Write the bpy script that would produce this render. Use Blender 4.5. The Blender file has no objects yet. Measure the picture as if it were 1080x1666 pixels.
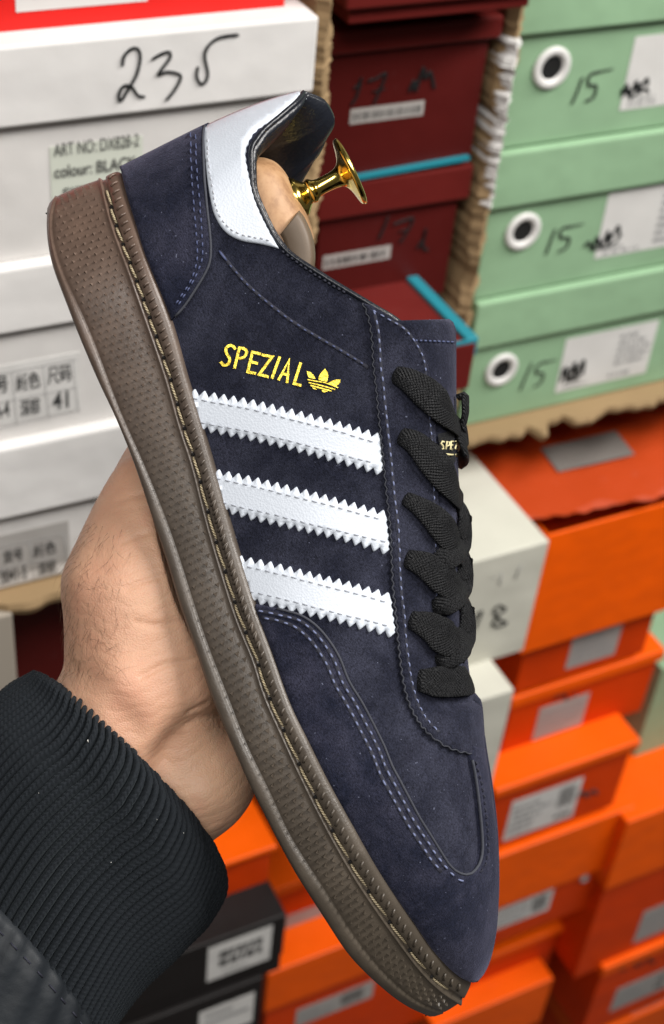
import bpy, bmesh, math, random
import numpy as np
from mathutils import Vector, Matrix
from mathutils.bvhtree import BVHTree
from mathutils.geometry import delaunay_2d_cdt
random.seed(7); np.random.seed(7)
SC = bpy.context.scene; COL = SC.collection
# ------------------------------------------------------------ camera, light, exposure
FPX, CX, CY, D0 = 2323.0, 540.0, 833.0, 0.48          # the lens, measured on the 1080 x 1666 photograph
def axes(p, r, th):
    X = np.array([1, 0, 0.]); F = np.array([0, math.sin(p), -math.cos(p)]); U = np.array([0, math.cos(p), math.sin(p)])
    u = math.cos(th)*X + math.sin(th)*F; yi = math.cos(th)*F - math.sin(th)*X
    c, s = math.cos(r), math.sin(r); Q = np.array([[c, -s, 0], [s, c, 0], [0, 0, 1]])
    return Q@u, Q@yi, Q@U
AU, AY, AZ = axes(math.radians(39.3), math.radians(-6.4), math.radians(30.3))
MC = np.stack([AU, AY, AZ], 0)                        # camera axes -> world (X along the shelves, Y into them, Z up)
CAMP = np.array([0.0, 0.0, 1.55])
cam = bpy.data.cameras.new('camera'); camo = bpy.data.objects.new('camera', cam); COL.objects.link(camo)
M4 = Matrix.Identity(4)
for i in range(3):
    for j in range(3): M4[i][j] = MC[i, j]
    M4[i][3] = CAMP[i]
camo.matrix_world = M4
cam.sensor_fit = 'VERTICAL'; cam.sensor_height = 36; cam.lens = FPX/1666*36
cam.clip_start = 0.02; cam.clip_end = 60
cam.dof.use_dof = True; cam.dof.focus_distance = 0.452; cam.dof.aperture_fstop = 13.0
SC.camera = camo
W = bpy.data.worlds.new('World'); SC.world = W; W.use_nodes = True
bg = W.node_tree.nodes['Background']; bg.inputs[0].default_value = (1.0, 0.97, 0.93, 1); bg.inputs[1].default_value = 0.055
def area(name, loc, target, sx, sy, power, col=(1, 0.97, 0.93)):
    l = bpy.data.lights.new(name, 'AREA'); l.shape = 'RECTANGLE'; l.size = sx; l.size_y = sy; l.energy = power; l.color = col
    o = bpy.data.objects.new(name, l); COL.objects.link(o); o.location = loc
    o.rotation_euler = (Vector(target)-Vector(loc)).to_track_quat('-Z', 'Y').to_euler(); return o
area('ceiling_lamp', (-0.55, -0.62, 2.75), (0.15, 0.45, 1.1), 1.6, 0.40, 29)
area('ceiling_lamp', (1.35, -0.12, 2.65), (0.8, 0.6, 0.7), 1.6, 0.40, 63)
SC.view_settings.view_transform = 'Standard'; SC.view_settings.look = 'None'
SC.view_settings.exposure = 0.0; SC.view_settings.gamma = 1.0
SC.cycles.use_denoising = True; SC.cycles.max_bounces = 8
# ------------------------------------------------------------ helpers
def V3(a): return Vector((float(a[0]), float(a[1]), float(a[2])))
def cdir(x, y):
    x = np.asarray(x, float); y = np.asarray(y, float)
    return np.stack([(x-CX)/FPX, -(y-CY)/FPX, -np.ones_like(x)], -1)
def c2w(P): return np.asarray(P)@MC.T + CAMP
def at_depth(x, y, z): return c2w(cdir(x, y)*np.asarray(z, float)[..., None])
def at_wall(x, y, Y):
    d = cdir(x, y)@MC.T
    return CAMP + d*((Y-CAMP[1])/d[..., 1])[..., None]
def tag(o, label=None, cat=None, group=None, kind=None):
    for k, v in (('label', label), ('category', cat), ('group', group), ('kind', kind)):
        if v: o[k] = v
    return o
def empty(name, loc, label=None, cat=None, group=None):
    o = bpy.data.objects.new(name, None); COL.objects.link(o); o.location = V3(loc); o.empty_display_size = .02
    return tag(o, label, cat, group)
def mk(name, verts, faces, mat, parent=None, smooth=True, uv=None, label=None, kind=None, merge=None, recalc=True, origin=None):
    verts = np.asarray(verts, float)
    if origin is not None: verts = verts-np.asarray(origin)
    me = bpy.data.meshes.new(name)
    me.from_pydata(verts.tolist(), [], faces if isinstance(faces, list) else faces.tolist())
    if uv is not None:
        lay = me.uv_layers.new(name='uv'); vi = np.empty(len(me.loops), int); me.loops.foreach_get('vertex_index', vi)
        lay.data.foreach_set('uv', np.asarray(uv, float)[vi].ravel())
    if recalc or merge:
        bm = bmesh.new(); bm.from_mesh(me)
        if merge: bmesh.ops.remove_doubles(bm, verts=bm.verts, dist=merge)
        if recalc: bmesh.ops.recalc_face_normals(bm, faces=bm.faces)
        bm.to_mesh(me); bm.free()
    if smooth: me.polygons.foreach_set('use_smooth', np.ones(len(me.polygons), bool))
    for m in (mat if isinstance(mat, (list, tuple)) else [mat]): me.materials.append(m)
    o = bpy.data.objects.new(name, me); COL.objects.link(o)
    if parent is not None: o.parent = parent
    return tag(o, label, None, None, kind)
def gridf(n, m, off=0, wrap=False):
    i = np.arange(n-1)[:, None]; j = np.arange(m if wrap else m-1)[None, :]; j2 = (j+1) % m
    return np.stack([i*m+j, i*m+j2, (i+1)*m+j2, (i+1)*m+j], -1).reshape(-1, 4)+off
def arcl(P):
    P = np.asarray(P, float); return np.concatenate([[0], np.cumsum(np.linalg.norm(np.diff(P, axis=0), axis=1))])
def lerpat(P, s, S):
    return np.stack([np.interp(s, S, P[:, k]) for k in range(P.shape[1])], -1)
def dense(P, k=12):
    P = np.asarray(P, float); n = len(P)
    if n < 3: return P
    Q = np.vstack([2*P[0]-P[1], P, 2*P[-1]-P[-2]]); out = []
    for i in range(n-1):
        a, b, c, d = Q[i:i+4]; t = np.linspace(0, 1, k, endpoint=False)[:, None]
        out.append(.5*((2*b)+(c-a)*t+(2*a-5*b+4*c-d)*t*t+(3*b-a-3*c+d)*t**3))
    return np.vstack(out+[P[-1:]])
def resamp(P, n, smooth=True):
    if smooth: P = dense(P)
    P = np.asarray(P, float); S = arcl(P); return lerpat(P, np.linspace(0, S[-1], n), S)
def pchip(x, xs, ys):
    xs = np.asarray(xs, float); ys = np.asarray(ys, float); h = np.diff(xs); d = np.diff(ys)/h; m = np.zeros_like(ys)
    m[0], m[-1] = d[0], d[-1]
    for i in range(1, len(xs)-1):
        if d[i-1]*d[i] > 0: w1, w2 = 2*h[i]+h[i-1], h[i]+2*h[i-1]; m[i] = (w1+w2)/(w1/d[i-1]+w2/d[i])
    x = np.asarray(x, float); i = np.clip(np.searchsorted(xs, x)-1, 0, len(xs)-2); t = (x-xs[i])/h[i]
    return (2*t**3-3*t*t+1)*ys[i]+(t**3-2*t*t+t)*h[i]*m[i]+(-2*t**3+3*t*t)*ys[i+1]+(t**3-t*t)*h[i]*m[i+1]
def nrm(a): return a/np.maximum(np.linalg.norm(a, axis=-1, keepdims=True), 1e-12)
def tube(path, nor, ra, rb, sides=10, cap=True):
    """sweep an ellipse (ra across, rb along the given normals) down a path; returns verts, faces, uv"""
    P = np.asarray(path, float); n = len(P); T = nrm(np.gradient(P, axis=0)); N = np.asarray(nor, float)
    if N.ndim == 1: N = np.repeat(N[None], n, 0)
    N = nrm(N-T*(N*T).sum(-1, keepdims=True)); B = np.cross(T, N)
    a = np.linspace(0, 2*np.pi, sides, endpoint=False); ra = np.broadcast_to(np.asarray(ra, float), n); rb = np.broadcast_to(np.asarray(rb, float), n)
    vs = P[:, None]+B[:, None]*(np.cos(a)[None, :, None]*ra[:, None, None])+N[:, None]*(np.sin(a)[None, :, None]*rb[:, None, None])
    S = arcl(P); uv = np.stack([np.repeat(S[:, None], sides, 1), np.broadcast_to(np.cos(a)*1.0, (n, sides))*ra[:, None]], -1).reshape(-1, 2)
    f = gridf(n, sides, 0, True).tolist()
    if cap: f += [list(range(sides))[::-1], [(n-1)*sides+k for k in range(sides)]]
    return vs.reshape(-1, 3), f, uv
class Acc:
    def __init__(s): s.v = []; s.f = []; s.u = []; s.n = 0
    def add(s, v, f, uv=None):
        v = np.asarray(v, float).reshape(-1, 3); s.v.append(v); s.f += [[int(i)+s.n for i in q] for q in f]
        s.u.append(np.zeros((len(v), 2)) if uv is None else uv); s.n += len(v)
    def mk(s, name, mat, parent=None, **k): return mk(name, np.vstack(s.v), s.f, mat, parent, uv=np.vstack(s.u), **k)
# ------------------------------------------------------------ materials
MATS = {}
class NT:
    def __init__(s, name, col=(.5, .5, .5), rough=.5, **kw):
        s.m = bpy.data.materials.new(name); s.m.use_nodes = True; s.t = s.m.node_tree; s.b = s.t.nodes['Principled BSDF']
        s.b.inputs['Base Color'].default_value = (*col, 1); s.b.inputs['Roughness'].default_value = rough
        for k, v in kw.items(): s.b.inputs[k.replace('_', ' ')].default_value = v
        s.tc = s.t.nodes.new('ShaderNodeTexCoord')
    def n(s, ty, **k):
        o = s.t.nodes.new(ty)
        for a, b in k.items():
            if a in o.inputs: o.inputs[a].default_value = b
            else: setattr(o, a, b)
        return o
    def l(s, a, b): s.t.links.new(a, b)
    def vec(s, scale=(1, 1, 1), src='Object', rot=(0, 0, 0)):
        m = s.n('ShaderNodeMapping'); m.inputs['Scale'].default_value = scale; m.inputs['Rotation'].default_value = rot
        s.l(s.tc.outputs[src], m.inputs[0]); return m.outputs[0]
    def noise(s, scale, detail=4, rough=.6, vec=None):
        o = s.n('ShaderNodeTexNoise'); o.inputs['Scale'].default_value = scale; o.inputs['Detail'].default_value = detail; o.inputs['Roughness'].default_value = rough
        s.l(vec if vec is not None else s.tc.outputs['Object'], o.inputs['Vector']); return o.outputs['Fac']
    def ramp(s, fac, stops):
        o = s.n('ShaderNodeValToRGB'); e = o.color_ramp.elements
        while len(e) < len(stops): e.new(.5)
        for q, (p, c) in zip(e, stops): q.position = p; q.color = (*c, 1) if len(c) == 3 else c
        s.l(fac, o.inputs[0]); return o.outputs[0]
    def mix(s, a, b, fac, mode='MIX'):
        o = s.n('ShaderNodeMix', data_type='RGBA', blend_type=mode)
        for v, i in ((fac, 0), (a, 6), (b, 7)):
            if hasattr(v, 'links'): s.l(v, o.inputs[i])
            else: o.inputs[i].default_value = v if i == 0 else (*v, 1)
        return o.outputs[2]
    def math(s, op, a, b=0.0, c=0.0):
        o = s.n('ShaderNodeMath', operation=op)
        for i, v in enumerate((a, b, c)):
            if hasattr(v, 'links'): s.l(v, o.inputs[i])
            else: o.inputs[i].default_value = v
        return o.outputs[0]
    def color(s, c): s.l(c, s.b.inputs['Base Color']); return s
    def bump(s, h, strength=.3, dist=.001):
        o = s.n('ShaderNodeBump'); o.inputs['Strength'].default_value = strength; o.inputs['Distance'].default_value = dist
        s.l(h, o.inputs['Height'])
        if getattr(s, 'lastb', None) is not None: s.l(s.lastb, o.inputs['Normal'])
        s.lastb = o.outputs[0]; s.l(s.lastb, s.b.inputs['Normal']); return s
def suede(name, c, tint):
    k = NT(name, c, .92); k.b.inputs['Specular IOR Level'].default_value = .15
    k.b.inputs['Sheen Weight'].default_value = .22; k.b.inputs['Sheen Roughness'].default_value = .4; k.b.inputs['Sheen Tint'].default_value = (.42, .42, .62, 1)
    big = k.noise(44, 5, .62); mid = k.noise(170, 3, .6); fine = k.noise(1500, 3, .7, k.vec((1, .6, 1.6)))
    a = k.mix(tuple(x*.72 for x in c), tint, k.ramp(big, [(.42, (0, 0, 0)), (.60, (1, 1, 1))]))
    a = k.mix(a, tuple(x*1.35 for x in tint), k.ramp(mid, [(.5, (0, 0, 0)), (.8, (.6, .6, .6))]))
    fl = k.ramp(fine, [(.3, (.38, .38, .38)), (.7, (1.7, 1.7, 1.7))])
    a = k.mix(a, fl, 1.0, 'MULTIPLY')
    lint = k.ramp(k.noise(900, 1, .5), [(.76, (0, 0, 0)), (.8, (.5, .5, .5))]); a = k.mix(a, (.22, .24, .34), lint)
    k.color(a); k.bump(fine, .5, .0006); k.bump(mid, .25, .0012); return k.m
M_SU = suede('navy_suede', (.0138, .0155, .0285), (.0232, .0248, .0395))
M_SU2 = suede('navy_suede_dark', (.0118, .0142, .0295), (.0250, .0258, .0430))
def leather(name, c, rough=.42, sc=900, st=.35):
    k = NT(name, c, rough); v = k.n('ShaderNodeTexVoronoi'); v.inputs['Scale'].default_value = sc; k.l(k.vec((1, 1.4, 1)), v.inputs[0])
    k.bump(v.outputs['Distance'], st, .0005); k.bump(k.noise(120, 3), .03, .001)
    k.color(k.mix(tuple(x*.93 for x in c), c, k.noise(60, 3))); return k.m
M_WH = leather('white_leather', (.64, .69, .77), .40, 1400, .12)
M_LIN = leather('collar_lining_leather', (.010, .012, .018), .36, 800, .2)
def rubber():
    k = NT('brown_rubber', (.12, .09, .07), .52); sep = k.n('ShaderNodeSeparateXYZ'); k.l(k.tc.outputs['Object'], sep.inputs[0])
    heel = k.ramp(k.math('MULTIPLY_ADD', sep.outputs[0], 3.2, .55), [(0, (.128, .078, .058)), (.45, (.084, .067, .054)), (1, (.066, .054, .041))])
    n = k.noise(90, 4); k.color(k.mix(heel, k.mix(heel, (1.35, 1.33, 1.3), 1.0, 'MULTIPLY'), k.ramp(n, [(.42, (0, 0, 0)), (.75, (1, 1, 1))])))
    k.l(k.ramp(n, [(.3, (.32,)*3), (.8, (.50,)*3)]), k.b.inputs['Roughness']); k.bump(k.noise(1400, 3), .22, .0004); k.bump(k.noise(300, 3), .15, .0006); return k.m
M_RUB = rubber()
M_RUBD = NT('dark_outsole_rubber', (.05, .04, .033), .7).m
def plain(name, c, rough=.5, **kw): return NT(name, c, rough, **kw).m
M_THB = plain('blue_thread', (.06, .075, .16), .7); M_THL = plain('pale_blue_thread', (.15, .175, .30), .7)
M_THN = plain('navy_thread', (.016, .017, .03), .8); M_THW = plain('white_thread', (.62, .65, .70), .6); M_HOLE = plain('needle_hole', (.008, .007, .007), .9)
def cream():
    k = NT('cream_twisted_thread', (.62, .52, .34), .6); w = k.n('ShaderNodeTexWave', bands_direction='DIAGONAL'); w.inputs['Scale'].default_value = 640
    k.l(k.vec((1, 1, 1), 'UV'), w.inputs[0]); k.color(k.mix((.24, .18, .10), (.62, .53, .35), w.outputs[1])); k.bump(w.outputs[1], .7, .0004); return k.m
M_CRM = cream()
def goldfoil():
    k = NT('gold_foil', (.83, .60, .05), .36, Metallic=.55); k.color(k.mix((.95, .74, .08), (.55, .36, .03), k.ramp(k.noise(1300, 3), [(.45, (0, 0, 0)), (.72, (1, 1, 1))]))); k.bump(k.noise(1100, 2), .5, .0004); return k.m
M_FOIL = goldfoil()
M_GOLD = plain('polished_gold', (1.0, .74, .18), .17, Metallic=1.0)
def wood():
    k = NT('pale_beech_wood', (.5, .3, .16), .55); w = k.noise(160, 5, .6, k.vec((1.2, 1.2, .10), rot=(.2, .35, 0)))
    k.color(k.ramp(w, [(.3, (.25, .125, .055)), (.5, (.40, .225, .11)), (.72, (.47, .29, .155))])); k.bump(w, .15, .0005); return k.m
M_WOOD = wood()
M_WOODD = leather('shadowed_wood', (.125, .088, .058), .55, 200, .1)  # wood colour darkened to hold the shadow on the shoe tree
def laceM():
    k = NT('black_woven_lace', (.012, .013, .017), .55); k.b.inputs['Specular IOR Level'].default_value = .3
    k.b.inputs['Sheen Weight'].default_value = .04
    u = k.vec((1, 1, 1), 'UV'); s = k.n('ShaderNodeSeparateXYZ'); k.l(u, s.inputs[0])
    A = k.math('SINE', k.math('MULTIPLY', k.math('ADD', s.outputs[0], k.math('ABSOLUTE', s.outputs[1])), 5200.)); B = k.math('SINE', k.math('MULTIPLY', s.outputs[1], 5200.))
    h = k.math('MULTIPLY', A, k.math('ABSOLUTE', B)); k.bump(h, .8, .0008); k.bump(k.noise(1300, 3), .9, .0007)
    k.color(k.mix((.0006, .0008, .0016), (.0026, .0034, .0062), k.math('MULTIPLY_ADD', h, .5, .5))); return k.m
M_LACE = laceM()
def skin():
    k = NT('skin', (.6, .36, .24), .48); k.b.inputs['Subsurface Weight'].default_value = .10; k.b.inputs['Subsurface Radius'].default_value = (.006, .0025, .0012); k.b.inputs['Subsurface Scale'].default_value = 1.0
    k.b.inputs['Specular IOR Level'].default_value = .4
    a = k.ramp(k.noise(28, 4, .55), [(.3, (.585, .305, .20)), (.52, (.625, .375, .245)), (.75, (.655, .44, .295))])
    red = k.ramp(k.noise(55, 3, .6), [(.52, (0, 0, 0)), (.78, (.55,)*3)]); a = k.mix(a, (.58, .25, .17), red)
    a = k.mix(a, (.40, .20, .11), k.ramp(k.noise(420, 2, .6), [(.66, (0, 0, 0)), (.8, (.35,)*3)]))
    k.color(a); wr = k.noise(210, 5, .65, k.vec((.45, 1.2, 1.6), rot=(.4, .3, .6))); k.bump(wr, .16, .0012)
    w = k.n('ShaderNodeTexWave', bands_direction='Z'); w.inputs['Scale'].default_value = 82; w.inputs['Distortion'].default_value = 7; w.inputs['Detail'].default_value = 3; w.inputs['Detail Scale'].default_value = 1.5; k.l(k.vec((1, 1, 1), rot=(.25, .15, 0)), w.inputs[0]); k.bump(k.math('POWER', w.outputs[1], .35), .10, .0015)
    v = k.n('ShaderNodeTexVoronoi'); v.inputs['Scale'].default_value = 1700; k.l(k.tc.outputs['Object'], v.inputs[0]); k.bump(v.outputs['Distance'], .28, .0004); return k.m
M_SKIN = skin()
M_HAIR = plain('brown_arm_hair', (.12, .07, .04), .6)
def knit():
    k = NT('charcoal_knit', (.016, .018, .022), .85); k.b.inputs['Sheen Weight'].default_value = .08; k.b.inputs['Sheen Tint'].default_value = (.5, .6, .65, 1); k.b.inputs['Specular IOR Level'].default_value = .25
    f = k.noise(2600, 2, .7); k.color(k.mix((.0044, .0060, .0086), (.0150, .0190, .0245), f)); k.bump(f, .5, .0004); return k.m
M_KNIT = knit()
def cloth():
    k = NT('dark_jacket_cloth', (.007, .010, .014), .65); k.bump(k.noise(2200, 2), .2, .0003); k.bump(k.noise(60, 3), .4, .003); return k.m
M_CLOTH = cloth()
def card(name, c, rough=.6, wear=.5):
    k = NT(name, c, rough); k.b.inputs['Specular IOR Level'].default_value = .22; a = k.ramp(k.noise(14, 5, .6), [(.3, tuple(x*.90 for x in c)), (.7, c)])
    sc = k.ramp(k.noise(60, 6, .75), [(.60, (0, 0, 0)), (.74, (wear*.5,)*3)]); k.color(k.mix(a, tuple(min(1, x*.7+.05) for x in c), sc))
    k.bump(k.noise(9, 3), .55, .008); k.bump(k.noise(45, 3), .2, .0012); k.bump(k.noise(400, 2), .08, .0005); return k.m
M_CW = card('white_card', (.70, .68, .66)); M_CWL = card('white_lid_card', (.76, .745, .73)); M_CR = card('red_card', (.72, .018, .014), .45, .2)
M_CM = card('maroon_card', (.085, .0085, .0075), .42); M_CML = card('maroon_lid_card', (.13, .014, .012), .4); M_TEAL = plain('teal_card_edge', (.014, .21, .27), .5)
M_CG = card('mint_card', (.29, .46, .285), .5, .15); M_CO = card('shaded_orange_card', (.70, .052, .001), .45, .5); M_COL = card('lit_orange_lid_card', (.97, .118, .001), .42, .3)  # orange body colour includes the shade under the lids, lid colour the top light
M_CI = card('ivory_card', (.62, .61, .53)); M_CB = card('black_card', (.014, .012, .012), .5, .1)
M_COR = card('brown_corrugated_card', (.31, .21, .11), .8, .8); M_PAP = card('label_paper', (.70, .69, .67), .55, .3); M_PAPG = card('grey_label_paper', (.42, .40, .38), .55, .5)
M_INK = plain('marker_ink', (.012, .013, .014), .45); M_PRN = plain('printed_ink', (.05, .05, .05), .6); M_PRG = plain('grey_print', (.33, .33, .33), .6)
M_RING = plain('white_plastic_ring', (.72, .71, .69), .35); M_DARK = plain('dark_hole', (.003, .003, .003), 1.0)
M_FLR = card('grey_floor', (.10, .09, .085), .5); M_WALL = card('shop_wall', (.12, .11, .10), .8)
# ============================================================ THE SHOE  (local axes: X heel to toe, Y away from the viewer, Z up out of the shoe)
PHI = math.radians(10)
L_ = np.array([.42, -.9075, 0]); V_ = np.array([.9075, .42, 0]); Zc = np.array([0, 0, 1.])
VV = math.cos(PHI)*V_+math.sin(PHI)*Zc; HH = math.cos(PHI)*Zc-math.sin(PHI)*V_
OC = np.array([(330-CX)/FPX*D0, -(950-CY)/FPX*D0, -D0])
def S(x, y, h):
    """the point of the shoe whose half-width is h and which the photograph shows at (x, y)"""
    d = cdir(x, y); h = np.asarray(h, float); t = (h+OC@HH)/(d@HH); P = d*t[..., None]-OC
    return np.stack([P@L_, -h, P@VV], -1)
shoe = empty('sneaker', (0, 0, 0), 'navy suede sneaker with three white stripes and brown gum sole held toe down', 'sneaker')
SM = Matrix.Identity(4); ow = c2w(OC)
for i in range(3):
    for j, ax in enumerate((L_, -HH, VV)): SM[i][j] = float((MC@ax)[i])
    SM[i][3] = float(ow[i])
shoe.matrix_world = SM
# ---------------- traced lines of the sole and of the joint between sole and upper
Fl = [(197, 279), (199, 286), (207, 318), (221, 362), (238, 418), (269, 495), (282, 531), (305, 614), (334, 708), (358, 792), (383, 880), (410, 970), (424, 1010), (447, 1071), (474, 1149), (503, 1208), (533, 1269), (567, 1330), (610, 1406), (648, 1463), (675, 1501), (704, 1542), (737, 1577), (757, 1590), (768, 1594)]
Gl = [(168, 289), (173, 305), (182, 348), (196, 390), (213, 434), (232, 487), (262, 573), (279, 625), (299, 699), (315, 744), (331, 808), (347, 869), (362, 919), (380, 978), (395, 1021), (417, 1071), (431, 1121), (463, 1194), (492, 1257), (524, 1322), (563, 1394), (601, 1455), (643, 1515), (680, 1566), (708, 1597), (733, 1617), (753, 1628)]
Tl = [(92, 318), (83, 336), (82, 376), (90, 412), (101, 445), (128, 503), (150, 553), (175, 620), (194, 670), (213, 712), (236, 764), (263, 831), (286, 894), (305, 955), (336, 1049), (372, 1141), (400, 1213), (436, 1286), (469, 1358), (497, 1403), (533, 1458), (566, 1511), (603, 1561), (636, 1597), (684, 1636), (722, 1648)]
Bl = [(76, 338), (73, 357), (77, 404), (86, 440), (100, 475), (117, 520), (136, 567), (161, 625), (183, 670), (200, 710), (222, 767), (249, 850), (269, 908), (291, 985), (316, 1054), (344, 1138), (372, 1203), (400, 1267), (433, 1333), (472, 1408), (503, 1458), (535, 1507), (564, 1552), (593, 1583), (631, 1617), (666, 1642), (700, 1655)]
def Wsole(s):
    s = np.asarray(s, float); mid = pchip(s, [0, .14, .3, .42, .55, .68, .78, 1], [.031, .032, .0318, .033, .040, .0465, .0475, .0475])
    a = np.sqrt(np.clip(1-(1-np.clip(s/.15, 0, 1))**2, 0, 1)); b = np.sqrt(np.clip(1-np.clip((s-.77)/.23, 0, 1)**2.1, 0, 1)); return mid*a*b
NS = 300
ss = .5-.5*np.cos(np.linspace(0, np.pi, NS)); ss = .55*ss+.45*np.linspace(0, 1, NS)
def along(P, s):
    P = dense(P, 14); A = arcl(P); Q = lerpat(P, np.linspace(0, A[-1], 400), A)
    for _ in range(60): Q[1:-1] = (Q[:-2]+2*Q[1:-1]+Q[2:])/4
    A = arcl(Q); return lerpat(Q, s*A[-1], A)
def smoothline(P):
    return along(P, np.linspace(0, 1, 400))
LB, LT, LG, LF = (along(P, ss) for P in (Bl, Tl, Gl, Fl)); WS = Wsole(ss)
def off_px(P, Q, d): return P+nrm(Q-P)*d
rows = []                                              # (image points, outward offset in mm)
for P, o in ((LB+.02*(LB-LT), -2.2), (LB, -.6), (LB*.7+LT*.3, .5), (LB*.3+LT*.7, .5), (off_px(LT, LG, -1.6), .25), (LT, -.75), (off_px(LT, LG, 2), -.45)): rows.append((P, o))
for k in np.linspace(.08, .86, 9): rows.append((LT*(1-k)+LG*k, -.35+.5*math.sin(math.pi*k)))
for d, o in ((-9, .1), (-7.5, .5), (-5.5, .5), (-4.2, -.6), (-2.5, -1.3), (2.5, -1.3), (4.0, -.2), (6, .35)): rows.append((LG+nrm(LF-LG)*d, o))
for k, o in ((.4, .7), (.6, .85), (.75, .75), (.87, .2), (.95, -.7), (1.0, -1.9)): rows.append((LG*(1-k)+LF*k, o))
base = np.stack([S(P[:, 0], P[:, 1], WS) for P, o in rows], 1)             # NS x rows x 3
def gnormals(G):
    du = np.gradient(G, axis=0); dv = np.gradient(G, axis=1); n = nrm(np.cross(du, dv)); return n
fr0 = np.stack([S(LB[:, 0], LB[:, 1], WS), S(LF[:, 0], LF[:, 1], WS)], 1); nm = nrm(np.cross(np.gradient(fr0, axis=0)[:, 0], fr0[:, 1]-fr0[:, 0]))
nm *= np.sign(-nm[NS//2, 1]); nm[0] = nrm(np.array([-1, 0, .05])); nm[-1] = nrm(np.array([1, 0, .2]))
for _ in range(3): nm[1:-1] = nrm(nm[:-2]+nm[1:-1]*2+nm[2:])
SG = base+nm[:, None]*(np.array([o*.001 for P, o in rows])[None]*np.interp(ss, [0, .03, .93, 1], [.6, 1, 1, .4])[:, None])[:, :, None]
inner = SG[:, -1].copy(); inner[:, 1] *= .80; inner[:, 2] -= .003
SG = np.concatenate([SG, inner[:, None]], 1); nr = SG.shape[1]
def mirror(v): w = np.array(v, float); w[..., 1] *= -1; return w
def both(G):
    n, m = G.shape[:2]; v = np.vstack([G.reshape(-1, 3), mirror(G).reshape(-1, 3)]); return v, np.vstack([gridf(n, m), gridf(n, m, n*m)])
v, f = both(SG); v[:, 1][np.abs(v[:, 1]) < 4e-4] = 0
mk('sole_sidewall', v, f, M_RUB, shoe, merge=1e-5)
bot = SG[:, 0].copy(); nb = 7; q = np.linspace(1, -1, nb); bv = bot[:, None]*np.array([1, 1, 1.])+0; bv = np.repeat(bot[:, None], nb, 1); bv[:, :, 1] = bot[:, 1][:, None]*q; bv[:, :, 2] -= .0012*(1-np.abs(q))
mk('outsole', bv.reshape(-1, 3), gridf(NS, nb), M_RUBD, shoe)
SOLE_L = bot[:, 0]; SOLE_V = bot[:, 2]; SOLE_W = np.abs(bot[:, 1])
# moulded relief of the sidewall: little three-sided points in staggered rows
def sole_at(s, k):
    a = along(Tl, np.array([s]))[0]; b = along(Gl, np.array([s]))[0]; p = a+(b-a)*k
    return p, a, b
acc = Acc(); Ts = smoothline(Tl); Gs = smoothline(Gl); Ta, Ga = arcl(Ts), arcl(Gs); total = .5*(Ta[-1]+Ga[-1])
rng = random.Random(3); x = 9.0; row = 0
while x < total-14:
    s = x/total; a = lerpat(Ts, np.array([s*Ta[-1]]), Ta)[0]; b = lerpat(Gs, np.array([s*Ga[-1]]), Ga)[0]; wd = np.linalg.norm(b-a)
    size = np.interp(s, [0, .3, .5, .62, .8, 1], [4.9, 5.4, 7.0, 7.7, 8.0, 5.4]); pitch = np.interp(s, [0, .3, .6, .8, 1], [11.5, 12.5, 14.5, 13.5, 9])
    t = nrm((lerpat(Ts, np.array([(s+.004)*Ta[-1]]), Ta)[0]-a)); c = nrm(b-a); n = max(2, int((wd-17)/(pitch*1.12)))
    ht = np.interp(s, [0, .12, .3, .5, .75, 1], [1.0, 1.0, 1.4, 1.9, 2.1, 1.3])*.001
    sg = 1
    for i in range(n+1):
        k = (i+(.5 if row % 2 else 0))*pitch*1.12+10
        if k > wd-12: continue
        ctr = a+c*k+np.array([rng.uniform(-1, 1), rng.uniform(-1, 1)])*.5; r = size*rng.uniform(.92, 1.08)
        ang = rng.uniform(-.18, .18); tt = t*math.cos(ang)+c*math.sin(ang); cc = c*math.cos(ang)-t*math.sin(ang)
        kk = .5*k/wd
        pts = [ctr-tt*r*.55-cc*r*.62, ctr-tt*r*.55+cc*r*.62, ctr+tt*r*.75, ctr-tt*r*.30]
        h = float(Wsole(s)); ni = nrm(np.array([np.interp(s, ss, nm[:, q]) for q in range(3)])); of = (-.35+.5*math.sin(math.pi*k/wd))*.001-.0002
        P = np.array([S(p[0], p[1], h) for p in pts]); P = P+ni*of; P[3] += ni*(ht+.0002)
        fs = [(0, 1, 3), (1, 2, 3), (2, 0, 3)]; acc.add(P, fs); acc.add(mirror(P), fs)
    x += pitch*.94; row += 1
acc.mk('sidewall_relief', M_RUB, shoe, smooth=False, kind='stuff')
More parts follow.
